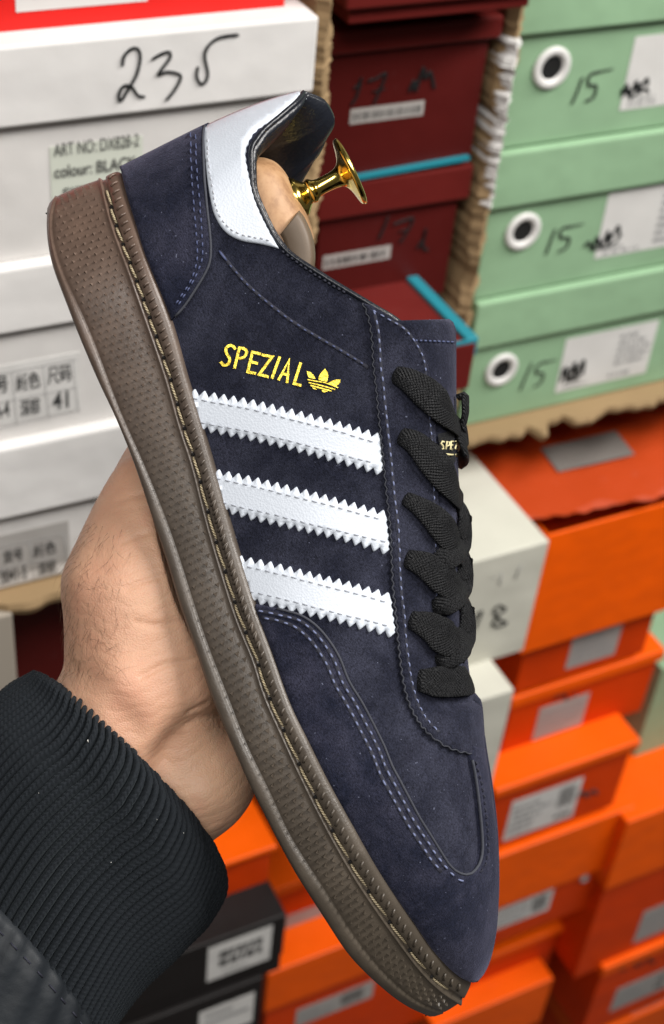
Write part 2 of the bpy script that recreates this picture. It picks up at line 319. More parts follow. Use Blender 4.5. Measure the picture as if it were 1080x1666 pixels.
# zigzag ridges on the welt
acc = Acc(); Fs = smoothline(Fl); Fa = arcl(Fs); tot = .5*(Fa[-1]+Ga[-1]); x = 6.0
def welt(s, k):
    b = lerpat(Gs, np.array([s*Ga[-1]]), Ga)[0]; e = lerpat(Fs, np.array([s*Fa[-1]]), Fa)[0]; p = b+(e-b)*k
    ni = nrm(np.array([np.interp(s, ss, nm[:, q]) for q in range(3)])); return S(p[0], p[1], float(Wsole(s)))+ni*(.00105 if k > .35 else .00085), ni
while x < tot-10:
    s = x/tot; st = np.interp(s, [0, .25, .45, .65, 1], [13, 13, 15, 17, 14]); k2 = np.interp(s, [0, .2, .42, .6, 1], [.72, .62, .62, .6, .62]); ds = st/tot
    rad = np.interp(s, [0, .3, .45, 1], [.00046, .00036, .00046, .00042])
    segs = [((s+ds*.15, .30), (s-ds*.05, k2))] if s < .36 or s > .55 else [((s, .28), (s-ds*.25, k2)), ((s-ds*.25, k2), (s+ds*.62, .34))]
    for A, B in segs:
        pa, na = welt(*A); pb, n2 = welt(*B); pm = (pa+pb)/2+na*.0003
        vv, ff, _ = tube([pa-na*.0001, pm, pb-n2*.0001], na, rad, rad, 5); acc.add(vv, ff)
        if s < .1 or s > .9: acc.add(mirror(vv), ff)
    x += st
acc.mk('welt_ridges', M_RUB, shoe, kind='stuff')
# cream stitches lying in the groove, a needle hole at the end of each
acc, hol = Acc(), Acc(); x = 18.0; rng = random.Random(5)
while x < Ga[-1]-24:
    s = x/Ga[-1]; ln = np.interp(s, [0, .15, .35, .5, .7, 1], [31, 32, 50, 54, 62, 56])*rng.uniform(.96, 1.04); gap = 5
    n = 14; sv = (x+np.linspace(0, ln-gap, n))/Ga[-1]; P = lerpat(Gs, sv*Ga[-1], Ga); ni = nrm(np.stack([np.interp(sv, ss, nm[:, q]) for q in range(3)], -1))
    bow = np.sin(np.linspace(0, math.pi, n)); deep = np.interp(s, [0, .55, .75, .9, 1], [0, .0001, .0006, .0010, .0012]); skew = nrm(along(Fl, sv)-P)*np.linspace(-1.0, 1.8, n)[:, None]
    P = P+skew; Q = S(P[:, 0], P[:, 1], Wsole(sv))+ni*(-.0011-deep*np.linspace(.2, 1.6, n)+.00115*bow**.45)[:, None]
    rr = .00043*np.clip(bow*3, .35, 1); v, f, u = tube(Q, ni, rr, rr, 8); acc.add(v, f, u)
    e = x+ln-gap/2; P = lerpat(Gs, np.array([e]), Ga); sv = np.array([e/Ga[-1]]); ni = nrm(np.stack([np.interp(sv, ss, nm[:, q]) for q in range(3)], -1))[0]
    C = S(P[:, 0], P[:, 1], Wsole(sv))[0]; T = np.array([1., 0, 0]); v, f, _ = tube([C-ni*.002, C-ni*.0004], T, .0006, .0005, 8); hol.add(v, f)
    x += ln
acc.mk('sole_stitching', M_CRM, shoe, kind='stuff'); hol.mk('stitch_holes', M_HOLE, shoe, kind='stuff')
# ---------------- the upper: cross-sections from the joint F to the edge or ridge R; e = half-width where the section ends
ST = [((197, 279), (494, 153), 0), ((201, 292), (486, 165), .7), ((207, 318), (459, 189), 1.45), ((219, 357), (424, 221), 2.05), ((236, 412), (409, 252), 2.4), ((254, 457), (411, 300), 2.55), ((273, 505), (430, 352), 2.6), ((293, 570), (461, 403), 2.6), ((318, 655), (524, 448), 2.7), ((340, 730), (600, 494), 2.7), ((360, 800), (645, 522), 2.55),
      ((385, 887), (683, 562), 2.3), ((410, 970), (699, 620), 2.1), ((441, 1055), (707, 720), 1.95), ((474, 1149), (711, 850), 1.8), ((508, 1220), (712, 975), 1.65), ((536, 1274), (713, 1075), 1.45), ((548, 1297), (722, 1122), 1.1), ((557, 1312), (745, 1143), .7), ((566, 1328), (774, 1152), 0),
      ((590, 1371), (781, 1222), 0), ((617, 1417), (793, 1300), 0), ((648, 1463), (801, 1375), 0), ((676, 1502), (803, 1430), 0), ((704, 1542), (800, 1500), 0), ((734, 1574), (791, 1552), 0), ((755, 1589), (781, 1577), 0), ((768, 1594), (770, 1591), 0)]
kk = np.arange(len(ST)); NU, NT_ = 330, 72; su = np.linspace(0, len(ST)-1, NU)
Fx, Fy = (pchip(su, kk, [a[0][q] for a in ST]) for q in (0, 1)); Rx, Ry = (pchip(su, kk, [a[1][q] for a in ST]) for q in (0, 1)); Ee = pchip(su, kk, [a[2] for a in ST])*.01
# blunt heel: sample the first span quadratically
Fd = dense(Fl, 14); Fdl = arcl(Fd); fs = np.array([Fdl[np.argmin((Fd[:, 0]-x)**2+(Fd[:, 1]-y)**2)] for x, y in zip(Fx, Fy)])/Fdl[-1]
fs = np.maximum.accumulate(fs); ker = np.ones(7)/7; fsm = np.convolve(np.pad(fs, 3, mode='edge'), ker, 'valid'); fs = np.where((su > 1) & (su < len(ST)-2), fsm, fs)
WU = Wsole(fs)*.945
tt = 1-(1-np.linspace(0, 1, NT_))**1.7
bow = 12*np.clip(1-su/4, 0, 1)
X = Fx[:, None]*(1-tt)+Rx[:, None]*tt-(bow[:, None]*.45)*4*tt*(1-tt)*(.25+tt); Y = Fy[:, None]*(1-tt)+Ry[:, None]*tt-(bow[:, None]*.9)*4*tt*(1-tt)*(.25+tt)
cl = np.clip(1-Ee/.016, 0, 1)[:, None]*(su > 9)[:, None]; gop = tt[None]**1.35; gcl = 1-(1-tt[None]**2.0)**.56
Wd = np.maximum(WU[:, None], Ee[:, None]*.0); g = gop*(1-cl)+gcl*cl
Hh = Wd+(Ee[:, None]-Wd)*g+.0018*np.sin(np.pi*tt)[None]*np.clip(WU/.03, 0, 1)[:, None]
# the quarter dips in a little below the ankle
Hh -= .0025*np.exp(-((su[:, None]-5.5)/2.6)**2)*np.sin(np.pi*tt[None])
wsm = np.clip(1-np.abs(su-18.5)/5.5, 0, 1)[1:-1, None]; wsm = wsm*(tt[None]*0+np.clip((.97-tt[None])/.2, 0, 1))
for _ in range(160): Hh[1:-1] += wsm*.5*((Hh[:-2]+Hh[2:])/2-Hh[1:-1])
Hh[0] = 0; Hh[-1] = 0; Hh = np.maximum(Hh, 0)
GU = S(X, Y, Hh)                                       # the near half of the upper
NUm = gnormals(GU); NUm *= -np.sign(NUm[NU//2, NT_//2, 1])
NUm[0] = nrm(NUm[1]*np.array([1, .3, 1])); NUm[-1] = NUm[-2]
dvb = pchip(np.clip(su, 0, 11), [0, 1.2, 2.6, 3.6, 5, 6.5, 8.5, 11], [0, .007, .014, .013, .001, -.008, -.008, -.003])
def far(G, upto=None):
    w = mirror(G); w[..., 2] += dvb[:, None]*(tt[None]**2); return w
GF = far(GU); n_ = NU*NT_
v = np.vstack([GU.reshape(-1, 3), GF.reshape(-1, 3)]); mk('suede_upper', v, np.vstack([gridf(NU, NT_), gridf(NU, NT_, n_)]), M_SU, shoe, merge=2e-5)
# inverse map: photograph -> place on the upper
B2 = BVHTree.FromPolygons([(a, b, 0) for a, b in zip(X.ravel().tolist(), Y.ravel().tolist())], gridf(NU, NT_).tolist())
def inv(x, y):
    r = B2.find_nearest((x, y, 0)); c = r[0]; i, j = divmod(r[2], NT_-1)
    p00, p01, p10, p11 = (np.array((X[a, b], Y[a, b])) for a, b in ((i, j), (i, j+1), (i+1, j), (i+1, j+1))); t = np.array((c[0], c[1])); u = w = .5
    for _ in range(6):
        e = p00*(1-u)*(1-w)+p01*(1-u)*w+p10*u*(1-w)+p11*u*w-t; du = -p00*(1-w)-p01*w+p10*(1-w)+p11*w; dw = -p00*(1-u)+p01*(1-u)-p10*u+p11*u
        det = du[0]*dw[1]-du[1]*dw[0]
        if abs(det) < 1e-9: break
        u -= (e[0]*dw[1]-e[1]*dw[0])/det; w -= (du[0]*e[1]-du[1]*e[0])/det; u = min(1, max(0, u)); w = min(1, max(0, w))
    return i, j, u, w
def bil(G, q):
    i, j, u, w = q; return G[i, j]*(1-u)*(1-w)+G[i, j+1]*(1-u)*w+G[i+1, j]*u*(1-w)+G[i+1, j+1]*u*w
def on(x, y, off=0.0):
    q = inv(x, y); n = nrm(bil(NUm, q)); return bil(GU, q)+n*off, n
def ons(P, off=0.0):
    R = [on(p[0], p[1], off) for p in P]; return np.array([r[0] for r in R]), np.array([r[1] for r in R])
def edge_pts(poly, step):
    out = []; P = np.asarray(poly, float); n = len(P)
    for i in range(n):
        a, b = P[i], P[(i+1) % n]; k = max(1, int(round(np.linalg.norm(b-a)/step)))
        for j in range(k): out.append(a+(b-a)*j/k)
    return np.array(out)
def inside(px, py, P):
    r = np.zeros(len(px), bool); n = len(P); j = n-1
    for i in range(n):
        xi, yi = P[i]; xj, yj = P[j]; c = ((yi > py) != (yj > py)) & (px < (xj-xi)*(py-yi)/(yj-yi+1e-12)+xi); r ^= c; j = i
    return r
def patch(name, poly, off, mat, step=6.0, mirrored=False, inset=2.2, drop=.55, parent=None, label=None, holes=()):
    """a piece of sheet lying on the upper, with a rounded and turned-down edge"""
    E = edge_pts(poly, min(step, 5)); nE = len(E); x0, y0 = E.min(0); x1, y1 = E.max(0)
    gx, gy = np.meshgrid(np.arange(x0, x1, step), np.arange(y0, y1, step)); gx = gx.ravel()+np.tile([0, step/2], len(gx.ravel())//2+1)[:len(gx.ravel())]; gy = gy.ravel()
    k = inside(gx, gy, E); gx, gy = gx[k], gy[k]
    dx = np.roll(E, -1, 0)-np.roll(E, 1, 0); nn = nrm(np.stack([-dx[:, 1], dx[:, 0]], -1)); area = np.sum(E[:, 0]*np.roll(E[:, 1], -1)-np.roll(E[:, 0], -1)*E[:, 1]); nn *= np.sign(area)
    I = E+nn*inset; I = I[inside(I[:, 0], I[:, 1], E)]
    Gp = np.stack([gx, gy], -1); D = np.min(np.linalg.norm(Gp[:, None]-E[None], axis=2), 1) if len(Gp) else np.array([]); Gp = Gp[D > inset+step*.55] if len(Gp) else Gp
    Dn = np.min(np.linalg.norm(I[:, None]-E[None], axis=2), 1); I = I[Dn > inset*.6]
    pts = np.vstack([E, I, Gp.reshape(-1, 2)]); r = delaunay_2d_cdt([Vector((a, b)) for a, b in pts.tolist()], [(i, (i+1) % nE) for i in range(nE)], [], 1, 1e-4)
    vo, fo, orig = r[0], r[2], r[3]; vs, isE = [], []
    for a, o in zip(vo, orig):
        e = any(i < nE for i in o); p, n = on(a[0], a[1]); rid = abs(p[1]) < .0045; vs.append(p+n*(off*drop if e and not rid else off)); isE.append(e)
    fo = [list(q) for q in fo]; vs = np.array(vs); from collections import Counter
    cnt = Counter(); 
    for q in fo:
        for a, b in zip(q, q[1:]+q[:1]): cnt[(a, b)] += 1
    bed = [(a, b) for (a, b) in cnt if (b, a) not in cnt]; low = {}; ev = []
    for a, b in bed:
        for z in (a, b):
            if z not in low: low[z] = len(vs)+len(ev); p, n = on(vo[z][0], vo[z][1]); ev.append(p-n*.0004 if abs(p[1]) > .0045 else p*np.array([1, 0, 1.])+np.array([0, 0, off]))
    if ev: vs = np.vstack([vs, np.array(ev)])
    fo += [[b, a, low[a], low[b]] for a, b in bed]
    if mirrored:
        n0 = len(vs); w = mirror(vs); allf = fo+[[i+n0 for i in q] for q in fo]; vs = np.vstack([vs, w]); fo = allf
    return mk(name, vs, fo, mat, parent or shoe, label=label)
def dashes(P, pitch, ln, off, rad, acc, jit=.12, flat=.6, start=0.0, smooth=True):
    P = dense(P, 10) if smooth else np.asarray(P, float); A = arcl(P); x = start; r = random.Random(len(P))
    while x+ln < A[-1]:
        q = lerpat(P, np.linspace(x, x+ln*r.uniform(1-jit, 1+jit), 5), A); q = q+np.array([[r.uniform(-.5, .5), r.uniform(-.5, .5)]]); Q, N = ons(q, 0)
        Q = Q+N*(off+np.array([-.0003, .0002, .0003, .0002, -.0003]))[:, None]; v, f, u = tube(Q, N, rad*np.array([.6, 1, 1, 1, .6]), rad*flat, 6); acc.add(v, f, u); x += pitch
def trench(P, off, acc, w=.0007):
    Q, N = ons(resamp(P, max(8, int(arcl(P)[-1]/6))), off); v, f, u = tube(Q, N, w, .0002, 6); acc.add(v, f, u)
M_EDGE = leather('cut_suede_edge', (.043, .046, .060), .85, 600, .2)
# heel counter
HC = [(340, 204), (334, 223), (335, 279), (338, 334), (342, 376), (344, 405), (342, 428), (334, 447), (317, 475), (300, 500), (280, 522)]
HC = resamp(HC, 40).tolist(); Fh = [p for p in Fd.tolist() if p[1] < 520][::-1]; heelback = [(x_, y_) for x_, y_ in zip(X[0], Y[0]) if x_ < 338]
patch('heel_counter', HC+[(p[0]+1, p[1]) for p in Fh[::5]]+heelback[4::4], .0018, M_SU2, 6, True)
ac = Acc(); Q, N = ons(np.array(HC)[1:-1], .0014); v, f, u = tube(Q, N, .0004, .0006, 8); ac.add(v, f); ac.mk('heel_counter_edge', M_EDGE, shoe)
a1 = Acc(); dashes([(314, 224), (316, 280), (318, 334), (322, 395), (322, 425), (313, 455), (298, 480), (283, 500)], 13, 8, .0019, .00026, a1); dashes([(322, 222), (325, 290), (328, 340), (331, 400), (330, 425), (320, 450), (306, 475), (289, 500)], 13, 8, .0019, .00026, a1, start=5)
a1.mk('heel_stitching', M_THB, shoe, kind='stuff')
# white heel tab
HTl = resamp([(336, 207), (333, 226), (336, 269), (342, 319), (350, 352), (367, 378), (392, 392), (425, 398), (454, 405)], 40).tolist()
top = resamp([(443, 386), (420, 338), (408, 297), (400, 258), (403, 236), (417, 213), (455, 188), (483, 167), (490, 160)], 46)
top = (top+np.where((np.arange(46) % 2)[:, None] == 0, .9, -.9)*np.array([1, .4])).tolist()
hb = [(x_, y_) for x_, y_ in zip(X[0], Y[0]) if 338 < x_ < 490][::-1]
patch('heel_tab', HTl+top+hb[2::3], .0014, M_WH, 5, True, inset=2.5)
a2 = Acc(); dashes([(341, 232), (343, 270), (349, 318), (357, 349), (372, 370), (394, 383), (424, 389), (447, 394)], 10, 6.5, .0014, .00022, a2); a2.mk('heel_tab_stitching', plain('grey_thread', (.42, .43, .47), .7), shoe, kind='stuff')
# three stripes with pinked edges
def stripe(tb, bb, tip):
    tb, bb = resamp(tb, 200), resamp(bb, 200); out = []
    def zz(P, sgn, rev):
        A = arcl(P); n = int(round(A[-1]/16.0)); q = []
        for i in range(n):
            for fr, hh in ((.0, 0), (.22, tip*.5), (.44, tip*.95), (.5, tip), (.56, tip*.95), (.78, tip*.5)):
                s0 = (i+fr)/n*A[-1]; p = lerpat(P, np.array([s0]), A)[0]; d = lerpat(P, np.array([min(A[-1], s0+2)]), A)[0]-lerpat(P, np.array([max(0, s0-2)]), A)[0]; d = nrm(d)
                q.append(p+np.array([d[1], -d[0]])*sgn*hh+d*sgn*0.0)
        q.append(P[-1]); return q[::-1] if rev else q
    a = zz(tb, 1, False); b = zz(bb, -1, True); A, B_ = a[-1], b[0]; mid = [A+(B_-A)*t+np.array([1.6*math.sin(t*25), 0]) for t in np.linspace(.08, .92, 12)]
    return a+mid+b
STR = [([(308, 642), (330, 646), (353, 650), (400, 658), (457, 671), (507, 684), (560, 698), (619, 716)], [(322, 690), (360, 698), (400, 706), (460, 720), (533, 740), (623, 765)], [(314, 648), (400, 664), (457, 678), (507, 691), (560, 705), (612, 721)], [(326, 687), (400, 701), (460, 714), (533, 734), (616, 756)]),
       ([(347, 772), (365, 776), (400, 783), (467, 799), (533, 816), (628, 842)], [(358, 823), (385, 829), (412, 837), (480, 853), (552, 870), (633, 894)], [(352, 778), (400, 788), (467, 805), (533, 822), (622, 846)], [(362, 817), (460, 841), (510, 854), (563, 867), (628, 882)]),
       ([(383, 912), (400, 916), (440, 924), (507, 941), (575, 958), (635, 976)], [(404, 969), (430, 976), (470, 986), (543, 1003), (642, 1029)], [(389, 919), (470, 938), (543, 957), (630, 980)], [(407, 962), (470, 977), (543, 996), (636, 1020)])]
for tb, bb, t1, t2 in STR:
    pl = np.array(stripe(tb, bb, 10.5)); o = patch('stripe', pl.tolist(), .0011, M_WH, 5, inset=2.6, drop=.5)
    ac = Acc(); dashes(t1, 14.5, 11, .00105, .00022, ac); dashes(t2, 14.5, 11, .00105, .00022, ac); ac.mk('stripe_stitching', M_PRG if False else plain('seam_thread', (.36, .38, .43), .8), o, kind='stuff')
# toe overlay (mudguard)
MGe = resamp([(418, 983), (435, 986), (460, 992), (490, 1001), (515, 1018), (536, 1043), (552, 1071), (566, 1108), (588, 1146), (616, 1203), (643, 1258), (663, 1298), (679, 1329), (696, 1357), (712, 1384), (726, 1406), (740, 1418), (756, 1421), (769, 1410), (776, 1392), (777, 1366), (773, 1318), (767, 1270), (760, 1232), (758, 1210)], 90).tolist()
sil = [(x_, y_) for x_, y_ in zip(X[:, -1], Y[:, -1]) if y_ > 1212][::2]
Fm = [p for p in Fd.tolist() if p[1] > 985][::-1][::4]
patch('toe_overlay', MGe+sil+Fm[1:], .0019, M_SU2, 7, True, inset=3)
a3 = Acc()
dashes([(424, 994), (455, 1000), (487, 1009), (510, 1026), (528, 1048), (543, 1075), (556, 1110), (578, 1150), (606, 1207), (633, 1262), (654, 1303), (671, 1336), (690, 1366), (706, 1391), (720, 1410), (738, 1428), (757, 1431)], 15.5, 8, .0021, .0003, a3)
dashes([(428, 1004), (455, 1010), (480, 1019), (500, 1035), (517, 1056), (532, 1082), (545, 1115), (567, 1155), (595, 1212), (622, 1267), (644, 1308), (661, 1340), (680, 1370), (697, 1396), (714, 1418)], 15.5, 8, .0021, .0003, a3, start=6)
a3.mk('toe_stitching', M_THL, shoe, kind='stuff')
a3 = Acc(); trench([(424, 994), (455, 1000), (487, 1009), (510, 1026), (528, 1048), (543, 1075), (556, 1110), (578, 1150), (606, 1207), (633, 1262), (654, 1303), (671, 1336), (690, 1366), (706, 1391), (720, 1410)], .00185, a3); trench([(428, 1004), (455, 1010), (480, 1019), (500, 1035), (517, 1056), (532, 1082), (545, 1115), (567, 1155), (595, 1212), (622, 1267), (644, 1308), (661, 1340), (680, 1370), (697, 1396), (712, 1416)], .00185, a3)
dashes([(764, 1240), (774, 1280), (781, 1330), (784, 1380), (779, 1405), (766, 1425)], 11, 6, .0021, .0003, a3); a3.mk('toe_seam', M_THN, shoe, kind='stuff')
ac = Acc(); Q, N = ons(np.array(MGe)[4:-3], .00165); v, f, u = tube(Q, N, .0004, .0005, 8); ac.add(v, f); ac.mk('toe_overlay_edge', M_EDGE, shoe)
# eyestay with a pinked edge
le = resamp([(591, 494), (600, 520), (605, 555), (607, 594), (612, 636), (615, 672), (621, 730), (627, 800), (633, 860), (636, 944), (641, 1000), (645, 1050), (650, 1094), (657, 1130), (666, 1155), (680, 1179), (697, 1198), (715, 1211), (738, 1221), (760, 1225), (781, 1223)], 300); A = arcl(le); T = nrm(np.gradient(le, axis=0)); N2 = np.stack([-T[:, 1], T[:, 0]], -1)
PINK = le+N2*(1.5*np.sin(A/14*2*np.pi))[:, None]
re = [(x_, y_) for x_, y_ in zip(X[:, -1], Y[:, -1]) if y_ > 496 and x_ > 600 and y_ < 1222][::3]
patch('eyestay', PINK[::1].tolist()+re[::-1], .0017, M_SU, 7, True, inset=2.4)
ac = Acc(); Q, N = ons(PINK[:-6]+N2[:-6]*.4, .0011); v, f, u = tube(Q, N, .0002, .0005, 6); ac.add(v, f); ac.mk('pinked_edge', M_EDGE, shoe)
a4 = Acc(); lo = le+N2*-11; lo = lo[(lo[:, 1] > 505) & (lo[:, 1] < 1200)][::6]; dashes(lo, 15.5, 8.5, .0018, .00028, a4)
dashes([(606, 506), (632, 520), (657, 536), (676, 562), (688, 592), (691, 640), (696, 690), (700, 740), (701, 800), (702, 880), (703, 960), (704, 1030), (706, 1072)], 13, 7, .0018, .00024, a4); a4.mk('eyestay_stitching', M_THL, shoe, kind='stuff')
a4 = Acc(); trench(lo[::2], .0016, a4); trench([(632, 520), (657, 536), (676, 562), (688, 592), (691, 640), (696, 690), (700, 740), (701, 800), (702, 880), (703, 960), (704, 1030), (706, 1072)], .0016, a4, .0005)
a4.mk('eyestay_seam', M_THN, shoe, kind='stuff')
# collar panel seam
a5 = Acc(); sl = [(357, 409), (374, 431), (397, 458), (419, 479), (441, 497), (469, 519), (497, 537), (524, 553), (552, 569), (580, 586), (600, 599)]
dashes(sl[1:], 13.3, 6, .0003, .00026, a5); dashes([(356, 408), (366, 421), (374, 431)], 40, 22, .0004, .0004, a5); a5.mk('quarter_stitching', M_THB, shoe, kind='stuff')
a5 = Acc(); trench(sl, .0, a5, .0006); a5.mk('quarter_seam', M_THN, shoe, kind='stuff')
# gold lettering and emblem, stamped on the side
def lp(a): return np.array([(330+x/3.6, 400+y/3.6) for x, y in a])
LET = [[(188, 602), (180, 590), (165, 583), (149, 587), (137, 600), (135, 618), (143, 637), (156, 655), (159, 672), (152, 690), (137, 700), (120, 699), (109, 684)], [(187, 713), (215, 597)], [(214, 599), (236, 600), (252, 608), (258, 622), (252, 641), (237, 655), (218, 660), (202, 657)], [(335, 633), (291, 623), (264, 738), (305, 747)], [(279, 679), (317, 688)], [(352, 640), (407, 650), (331, 753), (380, 766)], [(449, 655), (407, 772)], [(446, 782), (506, 670), (494, 797)], [(466, 748), (501, 757)], [(572, 690), (535, 807), (571, 817)]]
def ribbon(P, w, off, acc, sharp=True):
    P = np.asarray(P, float); n = len(P); d = np.zeros_like(P); seg = nrm(np.diff(P, axis=0)); nn = np.stack([-seg[:, 1], seg[:, 0]], -1); mt = np.vstack([nn[:1], (nn[:-1]+nn[1:]), nn[-1:]]); mt = nrm(mt); dn = np.vstack([nn[:1], nn]); mt /= np.maximum(.5, np.sum(mt*dn, 1))[:, None]
    ext = P.copy(); ext[0] -= seg[0]*w*.4; ext[-1] += seg[-1]*w*.4; Lp, Rp = ext+mt*w/2, ext-mt*w/2; v = []
    for a, b in zip(Lp, Rp): v += [on(*a, off)[0], on(*b, off)[0], on(*a, -.0002)[0], on(*b, -.0002)[0]]
    f = []
    for i in range(n-1):
        o = i*4; f += [[o, o+1, o+5, o+4], [o, o+4, o+6, o+2], [o+1, o+3, o+7, o+5]]
    f += [[0, 2, 3, 1], [4*n-4, 4*n-3, 4*n-1, 4*n-2]]; acc.add(v, f)
ac = Acc()
for q in LET: ribbon(lp(q), 4.3, .00035, ac)
ac.mk('gold_lettering', M_FOIL, shoe, smooth=False)
def flat(poly, off, acc):
    P = edge_pts(poly, 3); r = delaunay_2d_cdt([Vector(p) for p in P.tolist()], [(i, (i+1) % len(P)) for i in range(len(P))], [], 1, 1e-4); acc.add([on(p[0], p[1], off)[0] for p in r[0]], [list(q) for q in r[2]])
ac = Acc()
for q in ([(610, 733), (628, 739), (647, 755), (661, 779), (640, 776), (620, 771), (612, 755)], [(716, 720), (729, 738), (735, 760), (727, 797), (700, 791), (675, 783), (683, 757), (697, 737)], [(805, 783), (803, 800), (793, 813), (775, 822), (752, 811), (733, 805), (755, 791), (780, 784)]): flat(resamp(lp(q+q[:1]), 22, False)[:-1], .00035, ac)
for q, w in (([(615, 783), (660, 792), (720, 803), (790, 830)], 1.5), ([(623, 801), (690, 817), (773, 841)], 1.7), ([(634, 818), (690, 833), (752, 850)], 1.9)): ribbon(dense(lp(q), 6), w, .00035, ac)
for q in ([(640, 829), (655, 833), (670, 842), (655, 841)], [(697, 845), (715, 848), (733, 851), (714, 858), (700, 855)]): flat(lp(q), .00035, ac)
ac.mk('gold_emblem', M_FOIL, shoe, smooth=False)
# ---------------- collar lining (padded), both sides, and its rolled binding
iu = np.where((su <= 10.6))[0]; prof = [(1.0, 0), (1.0, .0006), (.995, .0022), (.97, .0045), (.92, .0065), (.82, .0075), (.66, .0055), (.45, .0045), (.2, .004)]
def lining(G, N, sgn):
    Ls = []
    for i in iu:
        lw = np.clip(np.abs(G[i, -1, 1])/.012, 0, 1); rowp = []
        for q, (t, inn) in enumerate(prof):
            j = np.interp(t, tt, np.arange(NT_)); j0 = int(min(NT_-2, math.floor(j))); p = G[i, j0]*(1-(j-j0))+G[i, j0+1]*(j-j0); nrl = nrm(N[i, j0])
            p = p-nrl*inn*(1.0 if lw > .9 else .55+.45*lw)
            if q == 1: p = p+np.array([0, 0, .0012])
            if q == 2: p = p+np.array([0, 0, .0014])
            rowp.append(p)
        Ls.append(rowp)
    return np.array(Ls)
NF = mirror(NUm); LNn, LFf = lining(GU, NUm, 1), lining(GF, NF, -1)
v = np.vstack([LNn.reshape(-1, 3), LFf.reshape(-1, 3)]); m_ = len(prof); mk('collar_lining', v, np.vstack([gridf(len(iu), m_), gridf(len(iu), m_, len(iu)*m_)]), M_LIN, shoe, recalc=False)
ac = Acc()
for G, N in ((GU, NUm), (GF, NF)):
    P = np.vstack([G[iu, -1]]); Nn = N[iu, -4]; v, f, u = tube(P+Nn*.0004, Nn, .0008, .0009, 10); ac.add(v, f, u)
ac.mk('collar_binding', M_LIN, shoe)
ac = Acc(); tl = [(x_, y_) for x_, y_ in zip(X[:, -3], Y[:, -3]) if y_ > 404 and x_ < 597 and x_ > 440]; dashes(np.array(tl)[::6]+np.array([-4, 3]), 9, 6, .0008, .00035, ac); ac.mk('collar_stitching', M_THN, shoe, kind='stuff')
# footbed inside, so the shoe is closed
fb = S(LF[:, 0], LF[:, 1], WS*.9); fb[:, 2] += .004; fv = np.repeat(fb[:, None], 5, 1); fv[:, :, 1] = fb[:, 1][:, None]*np.linspace(1, -1, 5); mk('insole', fv.reshape(-1, 3), gridf(NS, 5), M_LIN, shoe)
# ---------------- tongue
Eg = resamp([(648, 514), (676, 545), (695, 600), (700, 640), (704, 690), (708, 775), (710, 905), (712, 1003), (712, 1086), (728, 1134), (740, 1146)], 80); Rg = resamp([(731, 519), (739, 527), (740, 545), (740, 637), (741, 700), (744, 780), (747, 900), (752, 1010), (762, 1090), (771, 1146), (776, 1165)], 80)
qs = np.linspace(0, 1, 26); TG = []
for a, (E, R_) in enumerate(zip(Eg, Rg)):
    i = np.argmin((X[:, -1]-E[0])**2+(Y[:, -1]-E[1])**2); he = max(.004, Ee[i]-.0015) if a < 70 else .012
    xs = np.interp(qs, [0, 1], [E[0]-26, R_[0]]); ys = np.interp(qs, [0, 1], [E[1]+8, R_[1]]); hs = (he+.003)*np.sqrt(np.clip(1-qs**2.6, 0, 1))
    near_ = S(xs, ys, hs); TG.append(np.vstack([near_, mirror(near_)[::-1][1:]]))
TG = np.array(TG); to = mk('tongue', TG.reshape(-1, 3), gridf(80, TG.shape[1]), M_SU, shoe); sm = to.modifiers.new('thickness', 'SOLIDIFY'); sm.thickness = .003; sm.offset = -1
ac = Acc()
tq = np.linspace(4, 44, 60).astype(int)
for k in range(3, 24, 2):
    P = TG[5, k:k+2].copy(); P = np.array([P[0], P.mean(0), P[1]]); nn = nrm(np.cross(TG[8, k]-TG[5, k], TG[5, k+1]-TG[5, k])); nn *= np.sign(-nn[1]); v, f, u = tube(P+nn*.0003, nn, .0003, .0003, 6); ac.add(v, f, u)
ac.mk('tongue_stitching', M_THB, to, kind='stuff')
# woven label on the tongue, with its lettering
def hs_at(x, y):
    """half-width of the throat surface (tongue and laces) at a photograph point"""
    E = np.array([np.interp(y, Eg[:, 1], Eg[:, 0])]); R_ = np.interp(y, Rg[:, 1], Rg[:, 0]); i = np.argmin((X[:, -1]-E[0])**2+(Y[:, -1]-y)**2); he = max(.010, Ee[i])
    q = np.clip((x-E[0]+26)/(R_+2-E[0]+26), 0, 1); return (he+.002)*math.sqrt(max(0, 1-q**2.6))
def throat(P, lift): return np.array([S(p[0], p[1], hs_at(p[0], p[1])+lift) for p in P])
lab = [(712, 706), (738, 700), (741, 752), (720, 758)]; E = edge_pts(lab, 6); r = delaunay_2d_cdt([Vector(p) for p in E.tolist()], [(i, (i+1) % len(E)) for i in range(len(E))], [], 1, 1e-4)
tl_ = mk('tongue_label', throat([tuple(p) for p in r[0]], .0012), [list(q) for q in r[2]], M_LACE, shoe)
ac = Acc()
def tp(a): return np.array([(560+x/3.6, 470+y/3.6) for x, y in a])
for q in ([(588, 897), (575, 893), (567, 905), (578, 920), (582, 935), (566, 940)], [(595, 940), (603, 893), (616, 897), (616, 915), (600, 920)], [(640, 893), (626, 893), (622, 940), (636, 940)], [(625, 915), (637, 915)], [(648, 893), (662, 893), (648, 938), (662, 938)], [(596, 968), (630, 972), (665, 970)], [(596, 975), (665, 978)]):
    P = tp(q); Q = throat(P, .0015); v, f, u = tube(Q, -np.array([0, 1, 0]), .00030, .00012, 6); ac.add(v, f, u)
ac.mk('label_lettering', plain('pale_gold_thread', (.62, .55, .30), .6), tl_)
